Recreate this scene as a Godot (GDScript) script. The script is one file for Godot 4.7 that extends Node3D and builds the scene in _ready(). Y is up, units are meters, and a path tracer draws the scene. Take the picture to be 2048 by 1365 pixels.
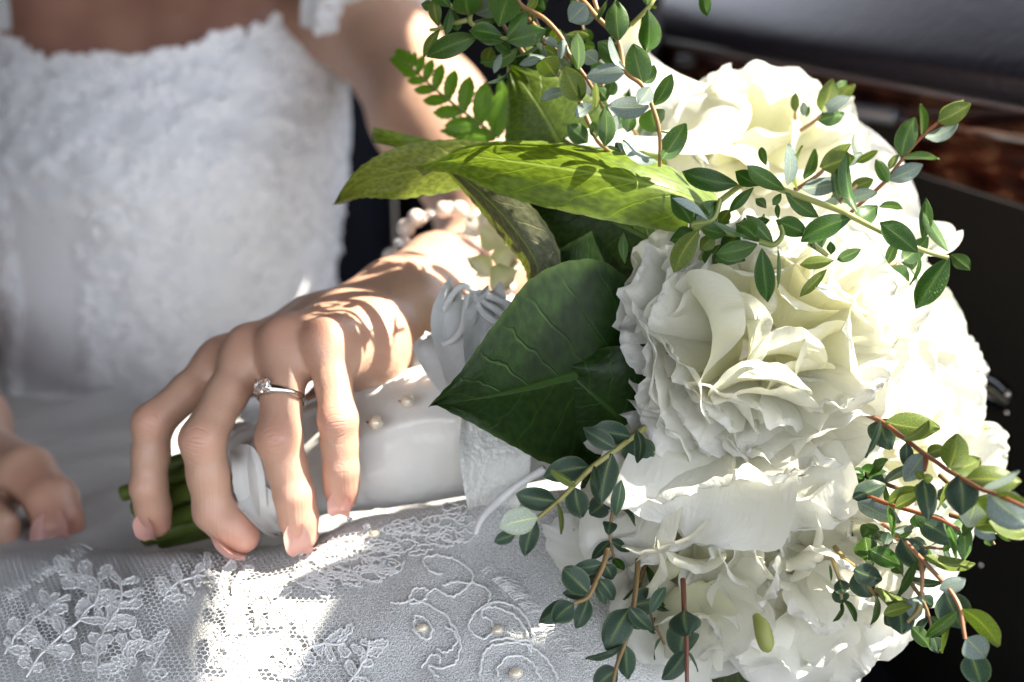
extends Node3D
# Bride's hand resting on a white bouquet in the back of a car. Units are metres.

const F := 2200.0
var eye := Vector3(0, 1.05, 0)
var view := Basis(Vector3.RIGHT, deg_to_rad(-15.0))
var rng := RandomNumberGenerator.new()
var noise := FastNoiseLite.new()
var names := {}
var mats := {}

# ---------------------------------------------------------------- helpers
func W(x: float, y: float, d: float) -> Vector3:
	# a measured point: position in the photograph and its distance in metres
	return eye + view * Vector3((x - 1024.0) / F * d, (682.5 - y) / F * d, -d)

const HAND_SPAN := 0.13
const HAND_CORNER := Vector2(-0.135, 1.035)
func hand_uv(p: Vector3) -> Vector2:
	# the back of the hand laid out flat, seen from the front of the car
	return Vector2((p.x - HAND_CORNER.x) / HAND_SPAN, (HAND_CORNER.y - p.y) / HAND_SPAN)

func WB(x: float, y: float, d: float) -> Vector3:
	return W(x, y, d - 0.013)

func to_eye(p: Vector3) -> Vector3:
	return (eye - p).normalized()

func numbered(called: String, parent: Node) -> String:
	var key := str(parent.get_instance_id()) + called
	if not names.has(key):
		names[key] = 0
		return called
	names[key] += 1
	return "%s_%03d" % [called, names[key]]

func obj(called: String, mesh: Mesh, mat: Material, parent: Node = self) -> MeshInstance3D:
	var o := MeshInstance3D.new()
	o.name = numbered(called, parent)
	o.mesh = mesh
	o.material_override = mat
	parent.add_child(o, true)
	o.global_transform = Transform3D()
	return o

func put(called: String, mesh: Mesh, mat: Material, at: Transform3D, parent: Node) -> MeshInstance3D:
	var o := obj(called, mesh, mat, parent)
	o.global_transform = at
	return o

func thing(called: String, label: String, category: String, at: Vector3, group := "") -> Node3D:
	var o := Node3D.new()
	o.name = numbered(called, self)
	add_child(o, true)
	o.global_position = at
	tag(o, label, category, group)
	return o

func tag(o: Node, label: String, category: String, group := "") -> void:
	o.set_meta("label", label)
	o.set_meta("category", category)
	if group != "":
		o.set_meta("group", group)

func stuff(o: Node) -> void:
	o.set_meta("kind", "stuff")

func lin(r: float, g: float, b: float) -> Color:
	return Color(r, g, b)

func mat(key: String, color_linear: Color, rough: float, opts := {}) -> StandardMaterial3D:
	if mats.has(key):
		return mats[key]
	var m := StandardMaterial3D.new()
	m.resource_name = key
	m.albedo_color = color_linear.linear_to_srgb()
	m.roughness = rough
	m.cull_mode = BaseMaterial3D.CULL_DISABLED
	for k in opts:
		m.set(k, opts[k])
	mats[key] = m
	return m

func spline(pts: Array, t: float) -> Vector3:
	# Catmull-Rom through the points; t from 0 to 1
	var n := pts.size()
	var f := clampf(t, 0.0, 1.0) * (n - 1)
	var i := mini(int(f), n - 2)
	var u := f - i
	var b: Vector3 = pts[i]
	var c: Vector3 = pts[i + 1]
	var a: Vector3 = pts[i - 1] if i > 0 else b * 2.0 - c
	var d: Vector3 = pts[i + 2] if i + 2 < n else c * 2.0 - b
	return 0.5 * (2.0 * b + (c - a) * u + (2.0 * a - 5.0 * b + 4.0 * c - d) * u * u + (3.0 * b - a - 3.0 * c + d) * u * u * u)

func curve1(vals: Array, t: float) -> float:
	var n := vals.size()
	var f := clampf(t, 0.0, 1.0) * (n - 1)
	var i := mini(int(f), n - 2)
	var u := f - i
	var b: float = vals[i]
	var c: float = vals[i + 1]
	var a: float = vals[i - 1] if i > 0 else b * 2.0 - c
	var d: float = vals[i + 2] if i + 2 < n else c * 2.0 - b
	return 0.5 * (2.0 * b + (c - a) * u + (2.0 * a - 5.0 * b + 4.0 * c - d) * u * u + (3.0 * b - a - 3.0 * c + d) * u * u * u)

func grid_mesh(v: PackedVector3Array, nu: int, nv: int, uv := PackedVector2Array(), col := PackedColorArray(), into: ArrayMesh = null) -> ArrayMesh:
	# nu x nv points, row by row
	var idx := PackedInt32Array()
	var nrm := PackedVector3Array()
	nrm.resize(v.size())
	for j in nv - 1:
		for i in nu - 1:
			var a := j * nu + i
			var b := a + 1
			var c := a + nu
			var d := c + 1
			idx.append_array([a, c, b, b, c, d])
			var n := (v[d] - v[a]).cross(v[c] - v[b])
			nrm[a] += n
			nrm[b] += n
			nrm[c] += n
			nrm[d] += n
	for i in nrm.size():
		nrm[i] = nrm[i].normalized()
	return raw_mesh(v, nrm, idx, uv, col, into)

func raw_mesh(v: PackedVector3Array, nrm: PackedVector3Array, idx: PackedInt32Array, uv := PackedVector2Array(), col := PackedColorArray(), into: ArrayMesh = null) -> ArrayMesh:
	# faces must turn the way their normals point
	for k in range(0, idx.size(), 3):
		var a := idx[k]
		var b := idx[k + 1]
		var c := idx[k + 2]
		if (v[c] - v[a]).cross(v[b] - v[a]).dot(nrm[a] + nrm[b] + nrm[c]) < 0.0:
			idx[k + 1] = c
			idx[k + 2] = b
	var arr := []
	arr.resize(Mesh.ARRAY_MAX)
	arr[Mesh.ARRAY_VERTEX] = v
	arr[Mesh.ARRAY_NORMAL] = nrm
	arr[Mesh.ARRAY_INDEX] = idx
	if uv.size():
		arr[Mesh.ARRAY_TEX_UV] = uv
	if col.size():
		arr[Mesh.ARRAY_COLOR] = col
	var m := into if into else ArrayMesh.new()
	m.add_surface_from_arrays(Mesh.PRIMITIVE_TRIANGLES, arr)
	return m

class Soup:
	var v := PackedVector3Array()
	var n := PackedVector3Array()
	var idx := PackedInt32Array()
	var uv := PackedVector2Array()
	var col := PackedColorArray()

func soup_mesh(s: Soup) -> ArrayMesh:
	return raw_mesh(s.v, s.n, s.idx, s.uv, s.col)

func add_tube(s: Soup, pts: Array, radii: Array, steps: int, sides: int, color := Color.WHITE, caps := true) -> void:
	var t0: Vector3 = (spline(pts, 0.02) - spline(pts, 0.0)).normalized()
	var side := t0.cross(Vector3.UP if absf(t0.y) < 0.9 else Vector3.RIGHT).normalized()
	var first := s.v.size()
	for j in steps + 1:
		var t := float(j) / steps
		var p := spline(pts, t)
		var tan := (spline(pts, minf(1.0, t + 0.01)) - spline(pts, maxf(0.0, t - 0.01))).normalized()
		side = (side - tan * side.dot(tan)).normalized()
		var up := tan.cross(side)
		var r := curve1(radii, t) if radii.size() > 1 else float(radii[0])
		for i in sides:
			var a := TAU * i / sides
			var n := side * cos(a) + up * sin(a)
			s.v.append(p + n * r)
			s.n.append(n)
			s.uv.append(Vector2(float(i) / sides, t))
			s.col.append(color)
	for j in steps:
		for i in sides:
			var a := first + j * sides + i
			var b := first + j * sides + (i + 1) % sides
			s.idx.append_array([a, b, a + sides, b, b + sides, a + sides])
	if caps:
		for e in [0, steps]:
			var c := s.v.size()
			var tt := float(e) / steps
			s.v.append(spline(pts, tt))
			s.n.append((spline(pts, tt) - spline(pts, 0.5)).normalized())
			s.uv.append(Vector2(0.5, tt))
			s.col.append(color)
			for i in sides:
				var a: int = first + e * sides + i
				var b: int = first + e * sides + (i + 1) % sides
				s.idx.append_array([c, a, b] if e else [c, b, a])

func tube(pts: Array, radii: Array, steps := 10, sides := 7) -> ArrayMesh:
	var s := Soup.new()
	add_tube(s, pts, radii, steps, sides)
	return soup_mesh(s)

func add_ball(s: Soup, c: Vector3, r: float, rings := 6, color := Color.WHITE, squash := Vector3.ONE) -> void:
	var first := s.v.size()
	var segs := rings * 2
	for j in rings + 1:
		var th := PI * j / rings
		for i in segs + 1:
			var ph := TAU * i / segs
			var n := Vector3(sin(th) * cos(ph), cos(th), sin(th) * sin(ph))
			s.v.append(c + n * r * squash)
			s.n.append(n)
			s.uv.append(Vector2(float(i) / segs, float(j) / rings))
			s.col.append(color)
	for j in rings:
		for i in segs:
			var a := first + j * (segs + 1) + i
			s.idx.append_array([a, a + 1, a + segs + 1, a + 1, a + segs + 2, a + segs + 1])

func ball(c: Vector3, r: float, rings := 7, squash := Vector3.ONE) -> ArrayMesh:
	var s := Soup.new()
	add_ball(s, c, r, rings, Color.WHITE, squash)
	return soup_mesh(s)

# A leaf or petal: swept along a spine, `half` holds half widths along it, `side` points across it.
func sheet(spine: Array, half: Array, side: Vector3, o := {}) -> ArrayMesh:
	var nu: int = o.get("nu", 7)
	var nv: int = o.get("nv", 10)
	var cup: float = o.get("cup", 0.0)
	var cup2: float = o.get("cup_tip", cup)
	var crease: float = o.get("crease", 0.0)
	var ruffle: float = o.get("ruffle", 0.0)
	var freq: float = o.get("freq", 2.0)
	var jag: float = o.get("jag", 0.0)
	var teeth: float = o.get("teeth", 0.0)
	var rounded: float = o.get("rounded", 0.0)
	var seed_: float = o.get("seed", 0.0)
	var twist: float = o.get("twist", 0.0)
	var c0: Color = o.get("c0", Color.WHITE)
	var c1: Color = o.get("c1", c0)
	var rim: Color = o.get("rim", Color(0, 0, 0, 0))
	var mid: Color = o.get("mid", Color(0, 0, 0, 0))
	var v := PackedVector3Array()
	var uv := PackedVector2Array()
	var col := PackedColorArray()
	var s := side
	var dome: float = o.get("dome", 0.0)
	var widest := 0.0001
	for q in half:
		widest = maxf(widest, q)
	for j in nv:
		var t := float(j) / (nv - 1)
		if dome > 0.0:
			t = 1.0 - pow(1.0 - t, 1.55)
		var p := spline(spine, t)
		var tan := (spline(spine, minf(1.0, t + 0.02)) - spline(spine, maxf(0.0, t - 0.02))).normalized()
		s = (s - tan * s.dot(tan)).normalized()
		var n := tan.cross(s)
		var sa := s
		if twist != 0.0:
			sa = s.rotated(tan, twist * t)
			n = tan.cross(sa)
		var h := maxf(0.00005, curve1(half, t))
		if dome > 0.0 and t > dome:
			h *= maxf(0.03, sqrt(maxf(0.0, 1.0 - pow((t - dome) / (1.0 - dome), 2.0))))
		for i in nu:
			var u := 2.0 * i / (nu - 1) - 1.0
			var edge := u * u
			var w := h
			var ux := u * h / widest if dome > 0.0 else u
			if teeth > 0.0 and absf(u) > 0.99:
				w += teeth * (0.5 + 0.5 * sin(t * nv * 2.1)) * minf(1.0, h * 300.0)
			var along := -rounded * t * t * t * edge * h
			if jag > 0.0:
				along += jag * t * t * t * (noise.get_noise_2d(ux * 60.0 * freq + seed_ * 31.0, seed_ * 17.0) + 0.45 * noise.get_noise_2d(ux * 150.0 * freq + seed_ * 11.0, seed_ * 47.0))
			var q := p + sa * u * w + tan * along
			q += n * (lerpf(cup, cup2, t) * edge * h + crease * absf(u) * h)
			if ruffle != 0.0:
				var e := clampf(0.25 + 0.75 * edge, 0.0, 1.0) * smoothstep(0.1, 0.9, t) + 0.8 * smoothstep(0.75, 1.0, t)
				if dome > 0.0:
					e = lerpf(clampf(0.2 + 0.8 * edge, 0.0, 1.0), 1.0, smoothstep(dome, 1.0, t)) * smoothstep(0.1, 0.9, t)
				q += n * ruffle * e * 1.8 * noise.get_noise_3d(ux * 45.0 * freq, t * 40.0 * freq, seed_ * 23.0)
			v.append(q)
			uv.append(Vector2(float(i) / (nu - 1), t))
			var c := c0.lerp(c1, t)
			if rim.a > 0.0 and (absf(u) > 0.99 or j == nv - 1):
				c = c.lerp(Color(rim.r, rim.g, rim.b), rim.a)
			if mid.a > 0.0 and absf(u) < 0.01:
				c = c.lerp(Color(mid.r, mid.g, mid.b), mid.a * (1.0 - 0.6 * t))
			col.append(c)
	return grid_mesh(v, nu, nv, uv, col)

# ------------------------------------------------------- bodies from bones
func bone_field(bones: Array, k: float, o: Vector3, c: float, nx: int, ny: int, nz: int, box: Array) -> PackedFloat32Array:
	var f := PackedFloat32Array()
	f.resize(nx * ny * nz)
	f.fill(1.0)
	var m := k + 2.5 * c
	var all_lo := Vector3i(nx, ny, nz)
	var all_hi := Vector3i.ZERO
	for b in bones:
		var a: Vector3 = b[0]
		var e: Vector3 = b[1]
		var ra: float = b[2]
		var rb: float = b[3]
		var lo := Vector3(minf(a.x - ra, e.x - rb), minf(a.y - ra, e.y - rb), minf(a.z - ra, e.z - rb)) - Vector3.ONE * m
		var hi := Vector3(maxf(a.x + ra, e.x + rb), maxf(a.y + ra, e.y + rb), maxf(a.z + ra, e.z + rb)) + Vector3.ONE * m
		var i0 := maxi(0, int((lo.x - o.x) / c))
		var i1 := mini(nx - 1, int((hi.x - o.x) / c) + 1)
		var j0 := maxi(0, int((lo.y - o.y) / c))
		var j1 := mini(ny - 1, int((hi.y - o.y) / c) + 1)
		var k0 := maxi(0, int((lo.z - o.z) / c))
		var k1 := mini(nz - 1, int((hi.z - o.z) / c) + 1)
		all_lo = Vector3i(mini(all_lo.x, i0), mini(all_lo.y, j0), mini(all_lo.z, k0))
		all_hi = Vector3i(maxi(all_hi.x, i1), maxi(all_hi.y, j1), maxi(all_hi.z, k1))
		var d := e - a
		var dx := d.x
		var dy := d.y
		var dz := d.z
		var inv := 1.0 / maxf(1e-9, d.length_squared())
		for kk in range(k0, k1 + 1):
			var z := o.z + kk * c - a.z
			for jj in range(j0, j1 + 1):
				var y := o.y + jj * c - a.y
				var row := (kk * ny + jj) * nx
				for ii in range(i0, i1 + 1):
					var x := o.x + ii * c - a.x
					var t := clampf((x * dx + y * dy + z * dz) * inv, 0.0, 1.0)
					var px := x - dx * t
					var py := y - dy * t
					var pz := z - dz * t
					var q := sqrt(px * px + py * py + pz * pz) - (ra + (rb - ra) * t)
					if q < m:
						var old := f[row + ii]
						var h := k - absf(old - q)
						if h > 0.0:
							f[row + ii] = minf(old, q) - h * h / (4.0 * k)
						elif q < old:
							f[row + ii] = q
	box.append(all_lo)
	box.append(all_hi)
	return f

# core: bones joined smoothly; limbs: lists of bones, each joined to the core but not to each other
func body(s: Soup, core: Array, core_k: float, limbs: Array, limb_k: float, join_k: float, c: float, tint: Callable) -> void:
	var lo := Vector3.INF
	var hi := -Vector3.INF
	for group in [core] + limbs:
		for b in group:
			var r := Vector3.ONE * (maxf(b[2], b[3]) + 4.0 * c)
			lo = lo.min((b[0] as Vector3) - r).min((b[1] as Vector3) - r)
			hi = hi.max((b[0] as Vector3) + r).max((b[1] as Vector3) + r)
	var nx := int((hi.x - lo.x) / c) + 2
	var ny := int((hi.y - lo.y) / c) + 2
	var nz := int((hi.z - lo.z) / c) + 2
	var base := bone_field(core, core_k, lo, c, nx, ny, nz, [])
	var res := base.duplicate()
	for limb in limbs:
		var box := []
		var f := bone_field(limb, limb_k, lo, c, nx, ny, nz, box)
		for kk in range(box[0].z, box[1].z + 1):
			for jj in range(box[0].y, box[1].y + 1):
				var row: int = (kk * ny + jj) * nx
				for ii in range(box[0].x, box[1].x + 1):
					var q := f[row + ii]
					if q < 0.5:
						var p := base[row + ii]
						var h := join_k - absf(p - q)
						var val := minf(p, q)
						if h > 0.0:
							val -= h * h / (4.0 * join_k)
						if val < res[row + ii]:
							res[row + ii] = val
	# surface nets
	var sx := 1
	var sy := nx
	var sz := nx * ny
	var corner := [0, sx, sy, sx + sy, sz, sx + sz, sy + sz, sx + sy + sz]
	var edges := [[0, 1], [2, 3], [4, 5], [6, 7], [0, 2], [1, 3], [4, 6], [5, 7], [0, 4], [1, 5], [2, 6], [3, 7]]
	var near := 2.0 * c
	var at := {}
	var first := s.v.size()
	for kk in nz - 1:
		for jj in ny - 1:
			var row := (kk * ny + jj) * nx
			for ii in nx - 1:
				var g := res[row + ii]
				if g > near or g < -near:
					continue
				var inside := 0
				for q in 8:
					if res[row + ii + corner[q]] < 0.0:
						inside += 1
				if inside == 0 or inside == 8:
					continue
				var sum := Vector3.ZERO
				var cnt := 0
				for e in edges:
					var fa := res[row + ii + corner[e[0]]]
					var fb := res[row + ii + corner[e[1]]]
					if (fa < 0.0) != (fb < 0.0):
						var t := fa / (fa - fb)
						var pa := Vector3(e[0] & 1, (e[0] >> 1) & 1, e[0] >> 2)
						var pb := Vector3(e[1] & 1, (e[1] >> 1) & 1, e[1] >> 2)
						sum += pa.lerp(pb, t)
						cnt += 1
				at[row + ii] = s.v.size()
				var pos := lo + (Vector3(ii, jj, kk) + sum / cnt) * c
				s.v.append(pos)
				s.n.append(Vector3.ZERO)
	for cell in at:
		var f0 := res[cell]
		for ax in 3:
			var step: int = [sx, sy, sz][ax]
			var f1 := res[cell + step]
			if (f0 < 0.0) == (f1 < 0.0):
				continue
			var u: int = [sy, sz, sx][ax]
			var w: int = [sz, sx, sy][ax]
			if not (at.has(cell - u) and at.has(cell - w) and at.has(cell - u - w)):
				continue
			var a: int = at[cell]
			var b: int = at[cell - u]
			var d: int = at[cell - u - w]
			var e: int = at[cell - w]
			if f0 < 0.0:
				s.idx.append_array([a, d, b, a, e, d])
			else:
				s.idx.append_array([a, b, d, a, d, e])
			var n := (s.v[d] - s.v[a]).cross(s.v[e] - s.v[b]) * (1.0 if f0 < 0.0 else -1.0)
			for q in [a, b, d, e]:
				s.n[q] += n
	# gradient-free smoothing of normals is enough at this cell size
	for i in range(first, s.v.size()):
		s.n[i] = s.n[i].normalized()
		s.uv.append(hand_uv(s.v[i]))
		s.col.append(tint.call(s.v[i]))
# ---------------------------------------------------------------- textures
func noise_tex(kind: int, freq: float, size := 256, oct := 3, ramp: Array = [], as_normal := false, strength := 4.0) -> NoiseTexture2D:
	var n := FastNoiseLite.new()
	n.noise_type = kind
	n.frequency = freq
	n.fractal_octaves = oct
	n.seed = 7
	var t := NoiseTexture2D.new()
	t.width = size
	t.height = size
	t.seamless = true
	t.noise = n
	if ramp.size():
		var g := Gradient.new()
		g.offsets = PackedFloat32Array()
		g.colors = PackedColorArray()
		for r in ramp:
			g.add_point(r[0], r[1])
		while g.get_point_count() > ramp.size():
			g.remove_point(0)
		t.color_ramp = g
	t.as_normal_map = as_normal
	t.bump_strength = strength
	return t

func leaf_image(veins: int, slant: float, speckle: float, height := false) -> ImageTexture:
	# grey map: midrib and side veins light, blade darker, small mottling
	var w := 320
	var h := 640
	var k_ := 0.6
	var im := Image.create_empty(w, h, false, Image.FORMAT_RGB8)
	for y in h:
		var v := float(y) / h
		for x in w:
			var u := 2.0 * x / w - 1.0
			var au := absf(u)
			var wob := 0.014 * noise.get_noise_2d(x * 0.8 * k_, y * 0.8 * k_)
			var g := 0.80 + 0.16 * noise.get_noise_2d(x * 1.2 + 300.0, y * 1.2) + speckle * noise.get_noise_2d(x * 8.0, y * 8.0 + 90.0)
			var midw := 0.035 * (1.05 - v)
			var vein := smoothstep(midw + 0.03, midw, au)
			var ph := (v - slant * pow(au, 0.8) + wob + 0.012 * signf(u)) * veins
			var dist := absf(ph - roundf(ph))
			vein = maxf(vein, 0.75 * smoothstep(0.06, 0.015, dist) * smoothstep(1.0, 0.7, au))
			var c2 := absf(noise.get_noise_2d(x * 3.6 + 50.0, y * 3.6))
			vein = maxf(vein, 0.28 * smoothstep(0.03, 0.0, c2))
			if height:
				g = 0.6 + 0.10 * noise.get_noise_2d(x * 1.2, y * 1.2) - 0.40 * vein
			else:
				g = lerpf(g, 1.0, vein)
			im.set_pixel(x, y, Color(g, g, g * lerpf(1.0, 0.92, vein)))
	return ImageTexture.create_from_image(im)

func net_image() -> ImageTexture:
	# one period of hexagonal tulle, threads opaque
	var w := 128
	var h := 74 * 3
	var im := Image.create_empty(w, h, false, Image.FORMAT_RGBA8)
	var pts := []
	var r := w / sqrt(3.0)
	for j in range(-1, 4):
		for i in range(-1, 3):
			pts.append(Vector2((i + 0.5 * (j & 1)) * w, j * h * 0.5))
	for y in h:
		for x in w:
			var p := Vector2(x, y)
			var d1 := 1e9
			var d2 := 1e9
			for q in pts:
				var d := p.distance_to(q)
				if d < d1:
					d2 = d1
					d1 = d
				elif d < d2:
					d2 = d
			var a := smoothstep(21.0, 12.0, d2 - d1)
			im.set_pixel(x, y, Color(1, 1, 1, a * 0.97))
	return ImageTexture.create_from_image(im)

func lace_image(size: int, height: bool) -> ImageTexture:
	# overlapping outlined petals and fillings of a corded lace
	var im := Image.create_empty(size, size, false, Image.FORMAT_RGB8)
	var g := PackedFloat32Array()
	g.resize(size * size)
	for y in size:
		for x in size:
			g[y * size + x] = 0.42 + 0.3 * absf(noise.get_noise_2d(x * 9.0, y * 9.0)) + 0.25 * noise.get_noise_2d(x * 2.2, y * 2.2)
	var r := RandomNumberGenerator.new()
	r.seed = 5
	for k in 260:
		var cx := r.randf() * size
		var cy := r.randf() * size
		var a := r.randf_range(0.03, 0.075) * size
		var b := a * r.randf_range(0.35, 0.7)
		var th := r.randf() * TAU
		var lvl := r.randf_range(0.62, 0.95)
		for yy in range(int(-a), int(a) + 1):
			for xx in range(int(-a), int(a) + 1):
				var px := (xx * cos(th) + yy * sin(th)) / a
				var py := (-xx * sin(th) + yy * cos(th)) / b
				var d := px * px + py * py
				if d < 1.0:
					var i := posmod(int(cy) + yy, size) * size + posmod(int(cx) + xx, size)
					g[i] = 1.0 if d > 0.72 else lvl - 0.12 * absf(sin(py * 6.0))
	for y in size:
		for x in size:
			var q := clampf(g[y * size + x], 0.0, 1.0)
			im.set_pixel(x, y, Color(q, q, q) if height else Color(0.62 + 0.36 * q, 0.63 + 0.35 * q, 0.66 + 0.32 * q))
	return ImageTexture.create_from_image(im)

func skin_image() -> ImageTexture:
	# relief of the back of the hand: fine cross lines, creases over the joints, faint tendons
	var n := 1024
	var im := Image.create_empty(n, n, false, Image.FORMAT_RGB8)
	var g := PackedFloat32Array()
	g.resize(n * n)
	for y in n:
		for x in n:
			g[y * n + x] = 0.62 + 0.10 * absf(noise.get_noise_2d(x * 3.4 + y * 1.6, y * 1.1)) + 0.10 * absf(noise.get_noise_2d(x * 1.2, y * 3.2 - x * 1.5)) + 0.05 * noise.get_noise_2d(x * 0.5, y * 0.5)
	var r := RandomNumberGenerator.new()
	r.seed = 14
	for f in fingers:
		var q: Array = fingers[f]
		for joint in [[1, 7, 0.0062, 0.55], [2, 4, 0.0040, 0.4], [0, 3, 0.006, 0.16]]:
			var c := hand_uv(q[joint[0]]) * n
			var along := (hand_uv(q[mini(3, joint[0] + 1)]) - hand_uv(q[maxi(0, joint[0] - 1)])).normalized()
			var across := Vector2(-along.y, along.x)
			var half: float = q[4 + joint[0]] * 0.80 / HAND_SPAN * n
			for k in joint[1]:
				var off: float = (float(k) / (joint[1] - 1) - 0.5) * 2.0 * float(joint[2]) / HAND_SPAN * n + r.randf_range(-3, 3)
				var bow: float = off * 0.5 + r.randf_range(-3, 3)
				var depth: float = joint[3] * r.randf_range(0.4, 1.0)
				var reach := half * r.randf_range(0.55, 1.0)
				for t in 120:
					var u := t / 59.5 - 1.0
					var p: Vector2 = c + across * (u * reach) + along * (off - bow * u * u + 2.0 * noise.get_noise_2d(u * 60.0, off * 9.0 + k))
					for yy in range(-2, 3):
						for xx in range(-2, 3):
							var ix := int(p.x) + xx
							var iy := int(p.y) + yy
							if ix > 0 and iy > 0 and ix < n and iy < n:
								var w := clampf(1.0 - Vector2(xx, yy).length() / 2.6, 0.0, 1.0) * depth * (1.0 - u * u)
								g[iy * n + ix] = minf(g[iy * n + ix], 0.68 - 0.6 * w)
	for y in n:
		for x in n:
			var v := clampf(g[y * n + x], 0.0, 1.0)
			im.set_pixel(x, y, Color(v, v, v))
	return ImageTexture.create_from_image(im)

func petal_image() -> ImageTexture:
	var im := Image.create_empty(128, 256, false, Image.FORMAT_RGB8)
	for y in 256:
		for x in 128:
			var g := 0.5 + 0.35 * noise.get_noise_2d(x * 9.0, y * 0.9) + 0.25 * noise.get_noise_2d(x * 1.5, y * 1.5 + 77.0)
			im.set_pixel(x, y, Color(g, g, g))
	return ImageTexture.create_from_image(im)

# ---------------------------------------------------------------- light and camera
func set_up() -> void:
	var cam := Camera3D.new()
	cam.name = "camera"
	cam.transform = Transform3D(view, eye)
	cam.far = 60.0
	cam.near = 0.02
	var lens := CameraAttributesPhysical.new()
	lens.frustum_focal_length = 38.68
	lens.exposure_aperture = FSTOP
	lens.frustum_focus_distance = FOCUS
	cam.attributes = lens
	cam.fov = rad_to_deg(2.0 * atan(682.5 / F))
	add_child(cam)
	cam.current = true
	cam.fov = rad_to_deg(2.0 * atan(682.5 / F))
	var we := WorldEnvironment.new()
	we.name = "daylight"
	var e := Environment.new()
	e.background_mode = Environment.BG_SKY
	e.tonemap_mode = Environment.TONE_MAPPER_LINEAR
	e.tonemap_exposure = EXPOSURE
	e.sdfgi_enabled = true
	e.ssao_enabled = true
	e.ssil_enabled = true
	var sky := Sky.new()
	var sm := ProceduralSkyMaterial.new()
	sm.sky_top_color = Color(0.78, 0.81, 0.87)
	sm.sky_horizon_color = Color(0.93, 0.94, 0.95)
	sm.ground_bottom_color = Color(0.30, 0.29, 0.28)
	sm.ground_horizon_color = Color(0.55, 0.55, 0.54)
	sm.sun_angle_max = 1.0
	sky.sky_material = sm
	e.sky = sky
	e.background_energy_multiplier = SKY_ENERGY
	we.environment = e
	add_child(we)
	var sun := DirectionalLight3D.new()
	sun.name = "sun"
	sun.light_color = Color(1.0, 0.965, 0.90)
	sun.light_energy = SUN_ENERGY
	sun.light_angular_distance = 0.5
	sun.shadow_enabled = true
	add_child(sun)
	sun.look_at_from_position(eye + SUN * 3.0, eye, Vector3.UP)

const SUN := Vector3(0.60, 0.77, 0.0)
const FSTOP := 7.2
const FOCUS := 0.355
const EXPOSURE := 4.4
const SKY_ENERGY := 1.15
const SUN_ENERGY := 1.28

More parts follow.
